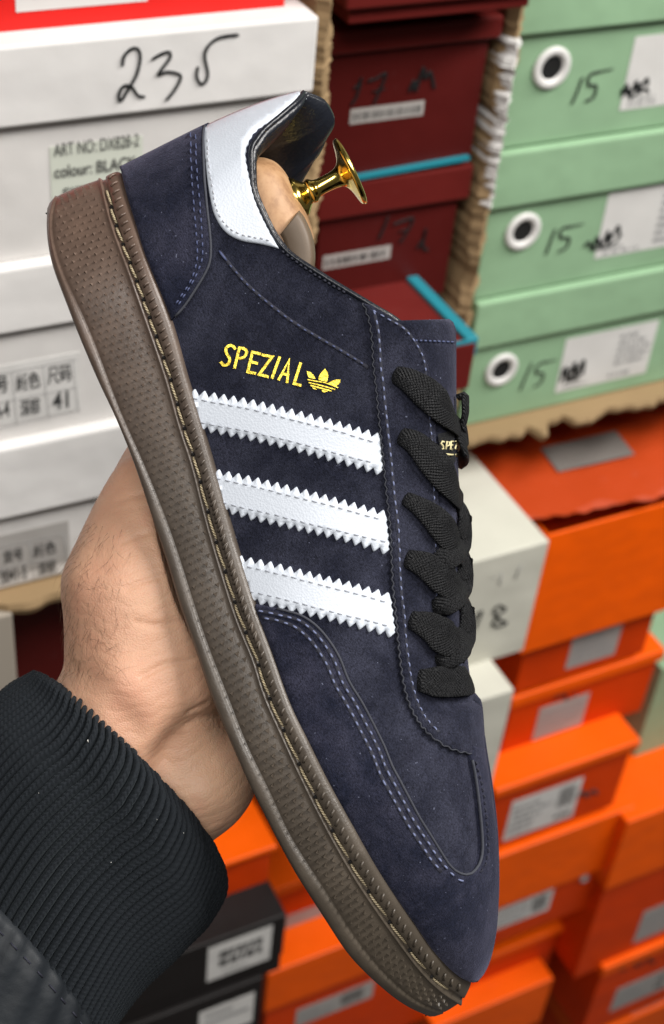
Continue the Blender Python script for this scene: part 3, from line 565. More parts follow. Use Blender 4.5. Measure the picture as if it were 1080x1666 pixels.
# ---------------- laces and eyelets
EY = [(648, 613), (658, 713), (667, 815), (671, 913), (678, 1012), (693, 1108)]
ac = Acc()
for (x, y) in EY:
    p, n = on(x, y, .0018); T = nrm(np.cross(n, [0, 0, 1.])); a = np.linspace(0, 2*np.pi, 20, endpoint=False); B = np.cross(n, T); C = p+(np.cos(a)[:, None]*T*.0017+np.sin(a)[:, None]*B*.0026); v = np.vstack([C+n*.00015, C-n*.002, [p-n*.002]]); f = [[k, (k+1) % 20, 20+(k+1) % 20, 20+k] for k in range(20)]+[[20+k, 20+(k+1) % 20, 40] for k in range(20)]; ac.add(v, f)
    ac.add(np.vstack([C*1.0+n*.0002, [p+n*.0002]]), [[k, (k+1) % 20, 20] for k in range(20)])
ac.mk('eyelet_holes', M_DARK, shoe, kind='stuff')
def lace(P, ws, lifts, end=None, smooth=40, name='shoelace'):
    """flat lace: photograph points, half-widths (px), height above the surface (mm); end = how it turns over the ridge"""
    P = np.asarray(P, float); A = arcl(P); s = np.linspace(0, A[-1], smooth); Q = resamp(P, smooth); w = np.interp(s, A, ws)*D0/FPX*np.interp(s/A[-1], [0, .3], [1.0, 1.14]); lf = np.interp(s, A, lifts)*.001; pts, nor = [], []
    for (x, y), l in zip(Q, lf):
        ex = np.interp(y, Eg[:, 1], Eg[:, 0])
        p0, n1 = on(min(x, ex-1), y, 0); p1 = p0*np.array([1, 0, 1.])+np.array([0, p0[1]-(.0018+l)/max(.4, -n1[1]), 0]); h2 = hs_at(x, y)
        k = np.clip((x-(ex-8))/30, 0, 1); k = k*k*(3-2*k); r_ = np.interp(y, Rg[:, 1], Rg[:, 0]); q = np.clip((x-ex)/(r_+14-ex), 0, 1); p2 = S(x, y, h2*1.0+.0022+l); n2 = nrm(np.array([0, -math.sqrt(max(.02, 1-q*q)), .25+.75*q]))
        pts.append(S(x, y, -p1[1]*(1-k)+(h2*1.0+.0022+l)*k) if k < 1 else p2)
        nor.append(nrm(n1*(1-k)+n2*k))
    pts = np.array(pts); nor = np.array(nor)
    pts[0] -= nor[0]*.0026
    if end is not None:
        e = pts[-1]; more = np.array([e+np.array([d[0]*.001, d[1]*.001, d[2]*.001]) for d in end]); pts = np.vstack([pts, more]); nor = np.vstack([nor, np.array([nrm(np.array([0, -.1+.5*q, 1-.3*q])) for q in np.linspace(0, 1, len(end))])]); w = np.concatenate([w, np.full(len(end), w[-1])])
    for _ in range(2): pts[2:-2] = (pts[1:-3]+pts[2:-2]*2+pts[3:-1])/4; nor[1:-1] = nrm(nor[:-2]+nor[1:-1]*2+nor[2:])
    th = np.full(len(pts), .00105); v, f, u = tube(pts, nor, w, th, 16); mk(name, v, f, M_LACE, shoe, uv=u)
ov = [(1, 6, -.3), (1.5, 14, -2.2), (2, 22, -5)]
lace([(642, 609), (664, 618), (692, 638), (718, 662), (739, 686), (752, 712), (756, 736)], [13, 17, 21, 21, 18, 15, 12], [.5, 1.5, 1.8, 1.6, 1.4, 1.2, 1.0], ov)
lace([(757, 641), (757, 655), (757, 672), (753, 692)], [13, 14, 14, 11], [.5, .8, .8, .5], [(2, 4, -.3), (4, 10, -2), (5, 16, -4)])
lace([(652, 709), (675, 720), (700, 746), (722, 772), (742, 800), (750, 824)], [13, 17, 21, 22, 20, 15], [.5, 1.5, 1.8, 1.6, 1.5, 1.2], ov)
lace([(661, 811), (685, 826), (708, 845), (730, 870), (742, 886)], [11, 14, 19, 21, 19], [.5, 1.3, 1.5, 1.4, 1.0], [(2, 3, -.3), (4, 8, -2), (5, 14, -5)])
lace([(704, 922), (722, 910), (742, 894), (755, 868), (757, 830)], [13, 17, 19, 19, 17], [.3, 1.2, 1.6, 1.6, 1.2], ov)
lace([(664, 909), (690, 919), (712, 934), (733, 948), (746, 956)], [14, 18, 22, 23, 18], [.5, 1.5, 1.7, 1.4, .8], [(2, 3, -.3), (4, 8, -2), (5, 14, -5)])
lace([(708, 990), (727, 980), (745, 962), (756, 936), (758, 900)], [14, 18, 20, 20, 17], [.3, 1.2, 1.6, 1.6, 1.2], ov)
lace([(671, 1009), (696, 1018), (714, 1030), (731, 1040), (744, 1044)], [14, 19, 24, 24, 18], [.5, 1.4, 1.6, 1.4, .9], [(2, 3, -.3), (4, 8, -2), (5, 14, -5)])
lace([(716, 1078), (736, 1066), (752, 1046), (761, 1016), (760, 980)], [12, 17, 20, 20, 17], [.3, 1.4, 1.9, 1.9, 1.4], ov)
lace([(685, 1107), (706, 1109), (726, 1109), (748, 1108), (764, 1107)], [17, 20, 21, 21, 20], [.5, 1.4, 1.8, 1.8, 1.4], [(0, 4, -.4), (0, 10, -2.4), (0, 20, -5)])
# ============================================================ SHOE TREE inside the shoe
def SL(x, y, h): return np.array(shoe.matrix_world@V3(S(np.float64(x), np.float64(y), h)))
tp0 = SL(455, 340, 0); tree = empty('shoe_tree', tp0, 'pale wooden shoe tree with gold mushroom knob inside the sneaker heel', 'shoe tree')
WSM = np.array(SM)
def toW(P): return np.asarray(P)@WSM[:3, :3].T+WSM[:3, 3]
outl = [(416, 256), (432, 257), (450, 265), (467, 285), (483, 318), (500, 349), (511, 388), (512, 420), (505, 450), (520, 520)]
inn = [(330, 330), (330, 340), (335, 360), (340, 380), (350, 400), (365, 430), (385, 465), (400, 490), (420, 510), (450, 560)]
def block(o, i_, hw, n=44, nq=25, pw=2.6, flat=0):
    o, i_ = resamp(o, n), resamp(i_, n); G = []
    for a, b in zip(o, i_):
        rowp = []
        for q in np.linspace(0, 2*np.pi, nq, endpoint=False):
            c, s_ = math.cos(q), math.sin(q); k = .5+.5*np.sign(c)*abs(c)**(2/pw); p = b+(a-b)*k; rowp.append(S(np.float64(p[0]), np.float64(p[1]), np.sign(s_)*abs(s_)**(2/pw)*hw))
        G.append(rowp)
    G = np.array(G); f = gridf(n, nq, 0, True).tolist()+[list(range(nq))[::-1], [(n-1)*nq+k for k in range(nq)]]; return toW(G.reshape(-1, 3)), f
v, f = block(outl[:7]+[(500, 400)], inn[:8], .0185); mk('heel_block', v, f, M_WOOD, tree, origin=tp0)
v, f = block([(487, 342), (497, 356), (509, 386), (513, 418), (508, 448), (500, 470)], [(452, 386), (455, 392), (458, 400), (462, 420), (466, 440), (470, 460)], .0195, pw=5); mk('shadowed_front_block', v, f, M_WOODD, tree, origin=tp0)  # separate darker block stands for the shadowed front of the tree
A_ = SL(484, 322, .0); B_ = SL(566, 281, -.0025); ax = nrm(B_-A_); Ln = np.linalg.norm(B_-A_)
u1 = nrm(np.cross(ax, [0, 0, 1.])); u2 = np.cross(ax, u1)
pr = [(-.003, .0), (-.003, .0072), (0, .0072), (.0012, .0066), (.003, .0045), (.0042, .0034), (.005, .0041), (.006, .0041), (.0068, .0031), (.0085, .0027), (.0125, .0027), (.0150, .0029), (.0168, .0036), (.0180, .0054), (.0188, .0085), (.0192, .0108), (.0197, .0114), (.0206, .0117), (.0212, .0112), (.0215, .0095), (.0218, .0)]
k = Ln/.0195; a = np.linspace(0, 2*np.pi, 48, endpoint=False); v = np.vstack([A_+ax*z*k+(np.cos(a)[:, None]*u1+np.sin(a)[:, None]*u2)*r_ for z, r_ in pr]); f = gridf(len(pr), 48, 0, True); o = mk('gold_knob', v, f, M_GOLD, tree, origin=tp0)
bv = o.modifiers.new('round', 'SUBSURF'); bv.levels = 1; bv.render_levels = 2
# ============================================================ THE PERSON: a left hand holding the shoe by its sole, wrist in a ribbed cuff
hb0 = at_depth(190., 1250., D0+.005); person = empty('person', hb0, 'left hand of a person in a dark ribbed cuff gripping the sole', 'person')
def cp(x, y, d): return at_depth(np.float64(x), np.float64(y), D0-d)            # d: metres in front of the middle of the shoe
PXM = D0/FPX
sph = []
def chain(pts, n=14):
    """pts: x, y, d(cm), radius(px)"""
    P = resamp(np.array(pts, float), n, len(pts) > 2)
    for x, y, d, r in P: sph.append((cp(x, y, d*.01), r*PXM))
# palm: a broad slab reaching from the near edge of the hand back to the knuckles
chain([(250, 806, -.2, 82), (240, 880, .0, 108), (235, 960, .2, 132), (238, 1050, .3, 136), (240, 1130, .3, 150), (195, 1225, .0, 150), (150, 1300, -.2, 160), (60, 1400, -.4, 170)], 40)
chain([(276, 830, -3.0, 84), (266, 920, -3.0, 118), (265, 1030, -2.8, 136), (250, 1130, -2.2, 150), (190, 1240, -1.6, 150), (80, 1400, -1.2, 165)], 30)
chain([(300, 860, -5.8, 84), (290, 960, -5.6, 104), (290, 1060, -5.2, 112), (270, 1150, -4.2, 120)], 18)
chain([(355, 1235, -.3, 80), (326, 1272, .2, 92), (285, 1290, .0, 100), (215, 1350, -.4, 120), (120, 1440, -.8, 140)], 24)      # heel of the palm
chain([(345, 1180, -1.0, 90), (330, 1100, -.8, 80), (325, 1000, -.8, 70)], 12)
# fingers, curled round behind the upper, each with its own length and bend
FG = [[(300, 830, -6.3, 52), (345, 800, -7.4, 47), (415, 770, -7.5, 43), (470, 765, -6.6, 40), (505, 770, -5.4, 36)],
      [(310, 905, -6.6, 54), (365, 890, -7.9, 49), (450, 872, -8.0, 45), (515, 868, -7.0, 41), (556, 872, -5.6, 37)],
      [(318, 985, -6.6, 53), (375, 985, -8.0, 48), (455, 975, -8.2, 44), (515, 972, -7.3, 40), (552, 975, -6.0, 36)],
      [(322, 1062, -6.2, 48), (378, 1072, -7.6, 43), (445, 1078, -7.9, 39), (495, 1080, -7.2, 35), (524, 1082, -6.3, 31)]]
for q in FG: chain(q, 34)
chain([(250, 800, -1.0, 80), (262, 745, -2.6, 62), (300, 700, -4.6, 50), (350, 672, -5.8, 45), (392, 655, -6.0, 38)], 34)             # thumb, folded behind the sole
bm = bmesh.new()
for c, r in sph:
    bmesh.ops.create_icosphere(bm, subdivisions=2, radius=r, matrix=Matrix.Translation(V3(c)))
me = bpy.data.meshes.new('hand_raw'); bm.to_mesh(me); bm.free(); tmp = bpy.data.objects.new('hand_raw', me); COL.objects.link(tmp)
m = tmp.modifiers.new('r', 'REMESH'); m.mode = 'VOXEL'; m.voxel_size = .0022
m = tmp.modifiers.new('s', 'SMOOTH'); m.factor = .6; m.iterations = 22
m = tmp.modifiers.new('d', 'SUBSURF'); m.levels = 1; m.render_levels = 1
dg = bpy.context.evaluated_depsgraph_get(); ev = tmp.evaluated_get(dg).to_mesh()
hv = np.empty(len(ev.vertices)*3); ev.vertices.foreach_get('co', hv); hv = hv.reshape(-1, 3); hn = np.empty(len(ev.vertices)*3); ev.vertices.foreach_get('normal', hn); hn = hn.reshape(-1, 3)
hf = [list(p.vertices) for p in ev.polygons]; tmp.evaluated_get(dg).to_mesh_clear(); bpy.data.objects.remove(tmp); bpy.data.meshes.remove(me)
def project(Wp):
    c = (np.asarray(Wp)-CAMP)@MC; return np.stack([CX+FPX*c[:, 0]/-c[:, 2], CY-FPX*c[:, 1]/-c[:, 2]], -1), -c[:, 2]
hp, hz = project(hv)
def seg_dist(P, line):
    d = np.full(len(P), 1e9)
    for a, b in zip(line[:-1], line[1:]):
        a, b = np.array(a, float), np.array(b, float); t = np.clip(((P-a)@(b-a))/((b-a)@(b-a)), 0, 1); d = np.minimum(d, np.linalg.norm(P-(a+t[:, None]*(b-a)), axis=1))
    return d
front = (hn@MC)[:, 2] > -.1
# creases and hollows of the heel of the hand
for line, depth, wd in (([(378, 1168), (335, 1176), (306, 1192), (290, 1216), (272, 1240)], .0040, 30), ([(378, 1166), (340, 1174), (312, 1188)], .0007, 6), ([(340, 1148), (312, 1160)], .0009, 5), ([(284, 1216), (262, 1256), (250, 1275)], .0018, 26),
                        ([(300, 1010), (262, 1018), (222, 1012)], .0007, 5), ([(296, 930), (250, 940), (205, 958)], .0005, 4), ([(275, 860), (240, 866), (195, 885)], .0005, 4), ([(250, 800), (220, 804), (190, 815)], .0005, 4),
                        ([(310, 1075), (270, 1080), (230, 1100)], .0006, 5), ([(120, 1090), (170, 1120), (215, 1180)], .0015, 26)):
    w = np.exp(-(seg_dist(hp, line)/wd)**2)*front; hv -= hn*(w*depth)[:, None]
for (x, y), rad, h in (((330, 1288), 50, .0030), ((205, 975), 70, .0012), ((120, 940), 45, .0020), ((185, 1120), 45, .0022), ((235, 790), 40, -.0008)):
    w = np.exp(-(((hp-np.array([x, y]))**2).sum(1))/rad**2)*front; hv += hn*(w*h)[:, None]
# press the palm flat against the outsole, the fingers against the upper
Minv = np.array(Matrix(SM).inverted()); loc = hv@Minv[:3, :3].T+Minv[:3, 3]
vb = np.interp(loc[:, 0], SOLE_L, SOLE_V)-.0035; wb = np.interp(loc[:, 0], SOLE_L, SOLE_W)+.002
k = (np.abs(loc[:, 1]) < wb) & (loc[:, 2] > vb) ; dside = wb-np.abs(loc[:, 1]); dbot = loc[:, 2]-vb
kb = k & ((dbot < .02) | (loc[:, 1] < 0)); loc[kb, 2] = vb[kb]
ks = k & ~kb; loc[ks, 1] = wb[ks]
hv = loc@WSM[:3, :3].T+WSM[:3, 3]
body = mk('body', hv, hf, M_SKIN, person, origin=hb0)
# fine hairs on the back of the wrist
bv_ = BVHTree.FromPolygons(hv.tolist(), hf); rng = random.Random(11); acc = Acc()
def hit(x, y):
    d = nrm((cdir(np.float64(x), np.float64(y))@MC.T)); r = bv_.ray_cast(V3(CAMP), V3(d)); return (np.array(r[0]), np.array(r[1])) if r[0] is not None else None
nh = 0
for _ in range(900):
    if nh > 210: break
    y = rng.uniform(840, 1100); lx = np.interp(y, [840, 950, 1030, 1100], [127, 100, 105, 92]); x = lx+abs(rng.gauss(0, 1))*np.interp(y, [840, 1000, 1100], [45, 46, 50])-2
    if rng.random() > np.interp(y, [840, 900, 1040, 1100], [.35, .5, .6, 1]): continue
    h = hit(x, y)
    if h is None: continue
    p, n = h; ang = math.radians(rng.gauss(-82, 24) if y < 1040 else rng.gauss(-40, 50)); ln = rng.uniform(16, 44)*PXM; d = (math.cos(ang)*MC[:, 0]+math.sin(ang)*-MC[:, 1]*-1); d = nrm(d-n*(d@n)); c = np.cross(n, d)*rng.uniform(-.6, .6)
    t = np.linspace(0, 1, 7)[:, None]; P = p+d*ln*t+c*ln*t*t+n*ln*(.22*np.sin(t*2.2)); rr = .000044*(1-t[:, 0]*.75); v, f, u = tube(P, n, rr, rr, 3, False); acc.add(v, f); nh += 1
acc.mk('arm_hair', M_HAIR, person, kind='stuff', origin=hb0)
# ---------------- ribbed cuff
Lc = [(-190, 1420), (-140, 1320), (-75, 1220), (-30, 1165), (10, 1128), (40, 1106), (62, 1100)]; Rc = [(140, 1745), (185, 1665), (240, 1586), (290, 1540), (338, 1496), (361, 1440), (351, 1384)]
NA, RIB, PR = 320, 96, 12; NTH = RIB*PR; SA = np.linspace(0, 1, 7); a = np.linspace(0, 1, NA)
Lp, Rp = resamp(Lc, NA), resamp(Rc, NA); Lp = np.stack([pchip(a, SA, [q[i] for q in Lc]) for i in (0, 1)], -1); Rp = np.stack([pchip(a, SA, [q[i] for q in Rc]) for i in (0, 1)], -1)
mid = (Lp+Rp)/2; hw = (Rp-Lp)/2; axd = nrm(np.gradient(mid, axis=0)); th = np.linspace(0, 2*np.pi, NTH, endpoint=False)
bowv = np.interp(a, [0, .7, 1], [30, 34, 34])
hwl = np.linalg.norm(hw, axis=1); depthr = hwl*.84*PXM
px = mid[:, None]+hw[:, None]*(-np.cos(th))[None, :, None]+axd[:, None]*(bowv[:, None]*np.sin(th)[None])[:, :, None]
dz = -.004+depthr[:, None]*np.sin(th)[None]*np.interp(a, [0, .9, 1], [1, 1, .93])[:, None]
CUFF0 = at_depth(px[..., 0], px[..., 1], D0-dz)
nC = nrm(np.cross(np.gradient(CUFF0, axis=1), np.gradient(CUFF0, axis=0))); cc = c2w(np.zeros(3)); cen = at_depth(mid[:, 0], mid[:, 1], np.full(NA, D0+.004)); nC *= np.sign(((CUFF0-cen[:, None])*nC).sum(-1, keepdims=True))
xr = ((np.arange(NTH) % PR)/PR-.5)*2; ribh = np.sqrt(np.clip(1-(xr*1.13)**2, 0, 1)); la = np.cumsum(np.concatenate([[0], np.linalg.norm(np.diff(CUFF0[:, NTH//4], axis=0), axis=1)])); sv = la[:, None]/.0017+np.abs(xr)[None]*1.2
stitch = np.abs(np.sin(np.pi*sv))**.7*(np.abs(xr) < .86)[None]*(.4+.6*np.abs(np.sin(np.pi*xr))[None])
rw = np.random.default_rng(4).normal(0, 1, (RIB,))[np.arange(NTH)//PR]*.00018
sm_ = np.convolve(np.random.default_rng(9).normal(0, 1, NA+60), np.ones(61)/61, 'valid')
roll = np.interp(a, [0, .965, .985, 1], [0, 0, -.0006, -.0026])
CUFF = CUFF0+nC*(-.0016+ribh[None]*.0030*np.interp(a, [0, .93, .985, 1], [1, 1, .5, .2])[:, None]+stitch*.00055+rw[None]+roll[:, None]+.0012*np.sin(a*9+1)[:, None]*np.sin(th*3+a[:, None]*4))[..., None]
inr = []
for q, ins in ((1.0, .004), (.97, .0055), (.9, .0058)):
    i = int((NA-1)*q); inr.append(CUFF0[i]-nC[i]*ins)
CU = np.concatenate([CUFF, np.array(inr)], 0); n_ = CU.shape[0]
mk('ribbed_cuff', CU.reshape(-1, 3), gridf(n_, NTH, 0, True), M_KNIT, person, origin=hb0, recalc=False)
# jacket sleeve the cuff is sewn to
NS2, NT2 = 90, 200; b = np.linspace(-.9, .10, NS2); th2 = np.linspace(0, 2*np.pi, NT2, endpoint=False)
def ext(P):
    d = P[0]-P[18]; return np.where((b < 0)[:, None], P[0]+d*np.minimum(b, 0)[:, None]*-16.0, lerpat(P, np.clip(b, 0, 1), a))
Le, Re = ext(Lp), ext(Rp); mi, hh = (Le+Re)/2, (Re-Le)/2; ad = nrm(np.gradient(mi, axis=0)); puff = np.interp(b, [-.9, -.2, .02, .085, .10], [1.25, 1.2, 1.12, 1.06, .99])
pk = 1+.018*np.sin(th2*31)[None]*np.interp(b, [-.3, .0, .09, .1], [0, .6, 1, .3])[:, None]+.012*np.sin(th2*11+b[:, None]*9)*np.interp(b, [-.9, -.1, .1], [1, .6, 0])[:, None]
pp = mi[:, None]+hh[:, None]*(-np.cos(th2)[None]*puff[:, None]*pk)[..., None]+ad[:, None]*(34*np.sin(th2))[None, :, None]
dz2 = -.004+(np.linalg.norm(hh, axis=1)*.86*PXM*puff)[:, None]*np.sin(th2)[None]*pk
SV = at_depth(pp[..., 0], pp[..., 1], D0-dz2); mk('jacket_sleeve', SV.reshape(-1, 3), gridf(NS2, NT2, 0, True), M_CLOTH, person, origin=hb0)
acc = Acc(); i = int(np.argmin(np.abs(b-.055))); nS = nrm(SV-at_depth(mi[:, 0], mi[:, 1], np.full(NS2, D0+.004))[:, None])
for j in range(0, NT2-3, 4): Q = SV[i, j:j+3]+nS[i, j:j+3]*.0002; v, f, u = tube(Q, nS[i, j:j+3], .0003, .0002, 5); acc.add(v, f)
acc.mk('sleeve_stitching', M_THN, person, kind='stuff', origin=hb0)
acc = Acc(); rng = random.Random(2)
for x, y in ((146, 1209), (293, 1354), (232, 1198), (70, 1290), (180, 1400), (250, 1330)):
    # bits of lint caught on the knit
    i_ = np.argmin(((px-np.array([x, y]))**2).sum(-1)+1e6*(np.sin(th)[None] < 0)); i, j = divmod(int(i_), NTH); c = CUFF[i, j]+nC[i, j]*.0004; d = nrm(CUFF[i, (j+3) % NTH]-CUFF[i, j]); e = nrm(CUFF[min(NA-1, i+1), j]-CUFF[i, j]); s_ = .0006 if x == 146 else .00025
    acc.add([c+d*s_, c+e*s_*1.2+nC[i, j]*.0003, c-d*s_*.7+e*s_*.4, c-e*s_*.4+nC[i, j]*.0002], [(0, 1, 2), (0, 2, 3), (0, 3, 1), (1, 3, 2)])
acc.mk('lint', plain('white_lint', (.75, .74, .70), .9), person, kind='stuff', origin=hb0)
# ============================================================ THE STACKS OF SHOE BOXES
YW = .66*0+float((at_depth(250., 300., .74))[1])     # the front of the nearest stack
def rbox(x0, x1, y0, y1, z0, z1, bev=.0012, rot=0.0):
    bm = bmesh.new(); bmesh.ops.create_cube(bm, size=1, matrix=Matrix.Translation(((x0+x1)/2, (y0+y1)/2, (z0+z1)/2))@Matrix.Rotation(rot, 4, 'Z')@Matrix.Diagonal((x1-x0, y1-y0, z1-z0, 1)))
    if bev: bmesh.ops.bevel(bm, geom=list(bm.edges), offset=bev, segments=2, affect='EDGES', profile=.5)
    bm.verts.ensure_lookup_table(); v = [tuple(q.co) for q in bm.verts]; f = [[w.index for w in q.verts] for q in bm.faces]; bm.free(); return v, f
def sag(v, amt, seed):
    """slightly buckled card: displace long faces a little"""
    return v
def W3(x, y, Y): return at_wall(np.float64(x), np.float64(y), Y)
class Box:
    """a shoe box whose front lies in the plane y = Y; edges given where the photograph shows them"""
    def __init__(s, label, cat, Y, left, right, top, bottom, mat, matl=None, lid=None, group='shoe boxes in the stacks behind', depth=.32, name='shoe_box', over=.005):
        s.Y = Y; z1, z0 = W3(*top, Y)[2], W3(*bottom, Y)[2]
        x0 = W3(*left, Y)[0] if isinstance(left, tuple) else None; x1 = W3(*right, Y)[0] if isinstance(right, tuple) else None
        if x0 is None: x0 = x1-left
        if x1 is None: x1 = x0+right
        s.x0, s.x1, s.z0, s.z1 = x0, x1, z0, z1; s.o = np.array([(x0+x1)/2, Y+depth/2, z0]); s.e = empty(name, s.o, label, cat, group); s.depth = depth; s.over = over if lid else 0
        zt = z1-.0006
        v, f = rbox(x0+over, x1-over, Y, Y+depth, z0+.0006, zt-(.001 if lid else 0)); mk('body', v, f, mat, s.e, smooth=False, origin=s.o)
        if lid:
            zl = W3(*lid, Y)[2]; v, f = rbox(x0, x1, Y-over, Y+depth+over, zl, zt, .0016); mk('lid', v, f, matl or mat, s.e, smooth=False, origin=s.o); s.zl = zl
    def quad(s, name, pts, mat, lid=False, lift=.0004, kind=None, parent=None, label=None, thick=.0003):
        Y = s.Y-(s.over if lid else 0)-lift; P = np.array([W3(x, y, Y) for x, y in pts]); n = len(P); B = P+np.array([0, thick, 0])
        f = [list(range(n)), list(range(n, 2*n))[::-1]]+[[i, i+n, (i+1) % n+n, (i+1) % n] for i in range(n)]
        return mk(name, np.vstack([P, B]), f, mat, parent or s.e, smooth=False, origin=s.o, kind=kind, label=label)
    def sticker(s, x0, y0, x1, y1, x2, y2, mat=None, lid=False, lines=0, label=None):
        """label given by its bottom-left, bottom-right and top-left corners; made square to the box"""
        Y = s.Y-(s.over if lid else 0)-.0004; a, b, c = W3(x0, y0, Y), W3(x1, y1, Y), W3(x2, y2, Y); X0, X1 = a[0], b[0]; Z0 = min(a[2], b[2])*.5+max(a[2], b[2])*.5; Z1 = Z0+(c[2]-a[2])
        P = np.array([(X0, Y, Z0), (X1, Y, Z0), (X1, Y, Z1), (X0, Y, Z1)]); B = P+np.array([0, .0003, 0]); f = [[0, 1, 2, 3], [7, 6, 5, 4]]+[[i, i+4, (i+1) % 4+4, (i+1) % 4] for i in range(4)]
        o = mk('label_sticker', np.vstack([P, B]), f, mat or M_PAP, s.e, smooth=False, origin=s.o, label=label); s.st = (X0, X1, Z0, Z1, Y-.0003); o['z'] = 0.0; del o['z']; return o
    def bars(s, parent, rects, mat=None):
        """printed lines on the last sticker, in fractions of its width and height"""
        X0, X1, Z0, Z1, Y = s.st; ac = Acc()
        for u0, v0, u1, v1 in rects:
            xa, xb, za, zb = X0+(X1-X0)*u0, X0+(X1-X0)*u1, Z0+(Z1-Z0)*v0, Z0+(Z1-Z0)*v1; ac.add([(xa, Y, za), (xb, Y, za), (xb, Y, zb), (xa, Y, zb)], [[0, 1, 2, 3]])
        ac.mk('printed_lines', mat or M_PRG, parent, smooth=False, origin=s.o)
    def words(s, parent, u0, v0, u1, v1, n, mat=None, seed=1, gap=.45):
        """lines of small print: short dark words of uneven length"""
        r = random.Random(seed); R = []; dv = (v1-v0)/n
        for i in range(n):
            u = u0
            while u < u1-.02:
                w = r.uniform(.02, .11)*(u1-u0)*2; e = min(u1, u+w); R.append((u, v0+dv*i, e, v0+dv*(i+1-gap))); u = e+.03*(u1-u0)+r.uniform(0, .02)
            if r.random() < .25: R = R[:-2]
        s.bars(parent, R, mat)
    def pen(s, strokes, w, lid=False, mat=None, parent=None, name='handwriting', lift=.0009):
        Y = s.Y-(s.over if lid else 0)-lift; ac = Acc(); k = at_wall(500., 500., Y)
        for st in strokes:
            P = dense(np.array(st, float), 8) if len(st) > 2 else np.array(st, float); Q = np.array([W3(x, y, Y) for x, y in P]); sc = np.linalg.norm(Q[0]-CAMP)/FPX; rr = np.full(len(Q), w*sc*.5); rr[0] *= .7; rr[-1] *= .5
            v, f, u = tube(Q, np.array([0, -1., 0]), rr, .00012, 6); ac.add(v, f)
        ac.mk(name, mat or M_INK, parent or s.e, origin=s.o)
    def text(s, txt, x0, y0, x1, y1, hpx, lid=False, mat=None, parent=None, bold=.0):
        Y = s.Y-(s.over if lid else 0)-.0010; a, b, c = W3(x0, y0, Y), W3(x1, y1, Y), W3(x0, y0-hpx, Y); cu = bpy.data.curves.new('t', 'FONT'); cu.body = txt; cu.size = 1; cu.offset = bold; to = bpy.data.objects.new('t', cu); COL.objects.link(to)
        me = bpy.data.meshes.new_from_object(to.evaluated_get(bpy.context.evaluated_depsgraph_get())); bpy.data.objects.remove(to)
        v = np.empty(len(me.vertices)*3); me.vertices.foreach_get('co', v); v = v.reshape(-1, 3)
        if not len(v): return
        w = v[:, 0].max()-v[:, 0].min(); h = v[:, 1].max()-v[:, 1].min(); v[:, 0] = (v[:, 0]-v[:, 0].min())*(b[0]-a[0])/w; v[:, 1] = (v[:, 1]-v[:, 1].min())*(c[2]-a[2])/h
        z = (a[2]+b[2])/2; co = np.stack([a[0]+v[:, 0], np.full(len(v), Y), z+v[:, 1]], -1)-s.o; me.vertices.foreach_set('co', co.ravel()); me.materials.append(mat or M_PRN); o = bpy.data.objects.new('printed_text', me); COL.objects.link(o); o.parent = parent or s.e
    def grommet(s, x, y, r, lid=False, mat=None):
        Y = s.Y-.0006; c = W3(x, y, Y); R = r*np.linalg.norm(c-CAMP)/FPX*1.12; a = np.linspace(0, 2*np.pi, 40, endpoint=False); pr = [(1.0, 0), (1.0, -.0012), (.93, -.0022), (.72, -.0022), (.6, -.0012), (.56, .0)]
        v = np.vstack([np.stack([c[0]+np.cos(a)*R*q, np.full(40, Y+d), c[2]+np.sin(a)*R*q], -1) for q, d in pr]); mk('grommet_ring', v, gridf(6, 40, 0, True), mat or M_RING, s.e, origin=s.o)
        v = np.vstack([[c+np.array([0, -.0002, 0])], np.stack([c[0]+np.cos(a)*R*.6, np.full(40, Y-.0002), c[2]+np.sin(a)*R*.6], -1)]); mk('vent_hole', v, [[0, i+1, (i+1) % 40+1] for i in range(40)], M_DARK, s.e, smooth=False, origin=s.o)
        v = np.vstack([[c+np.array([-R*.3, -.0003, -R*.3])], np.stack([c[0]-R*.25+np.cos(a)*R*.24, np.full(40, Y-.0003), c[2]-R*.3+np.sin(a)*R*.2], -1)])
# ---- the near stack on the left: a red box on three white ones
g1 = 'white boxes stacked on the left'
B = Box('white box with 23 in black marker on its lid, below the red box', 'shoe box', YW, .40, (509, 70), (250, 44), (60, 421), M_CW, M_CWL, (250, 174), g1)
B.pen([[(199, 108), (202, 92), (213, 80), (224, 80), (228, 95), (222, 122), (207, 148), (197, 164), (193, 157), (200, 141), (213, 141), (224, 155), (236, 158)], [(247, 97), (262, 88), (275, 85), (276, 95), (263, 113), (258, 122), (272, 117), (291, 121), (293, 130), (283, 148), (270, 164)], [(322, 108), (320, 124), (325, 135), (333, 135), (338, 120), (333, 92), (339, 75), (353, 63), (372, 58), (389, 57)]], 5.2, True)
st = B.sticker(84, 330, 232, 308, 84, 240, plain('pale_green_label', (.60, .63, .55), .6))
B.text('ART NO: DX828-2', 88, 255, 226, 238, 21, parent=st); B.text('colour: BLACK', 89, 290, 222, 273, 20, parent=st, bold=.01); B.text('SIZE', 103, 322, 152, 316, 16, parent=st, bold=.01)
B = Box('white box with a printed size table, second white box from the top', 'shoe box', YW-.002, .40, (492, 400), (60, 421), (100, 700), M_CW, M_CWL, (60, 527), g1)
st = B.sticker(-150, 718, 132, 668, -150, 620, M_PAP)
def table(B, st, x0, x1, rows_, cols, txt, h):
    for c in cols: B.pen([[(c[0], c[1]), (c[2], c[3])]], 1.6, mat=M_PRG, parent=st, name='table_rule')
    for r in rows_: B.pen([[(x0, r[0]), (x1, r[1])]], 1.6, mat=M_PRG, parent=st, name='table_rule')
    for t, a_, b_, c_, d_ in txt: B.text(t, a_, b_, c_, d_, h, parent=st, bold=.012)
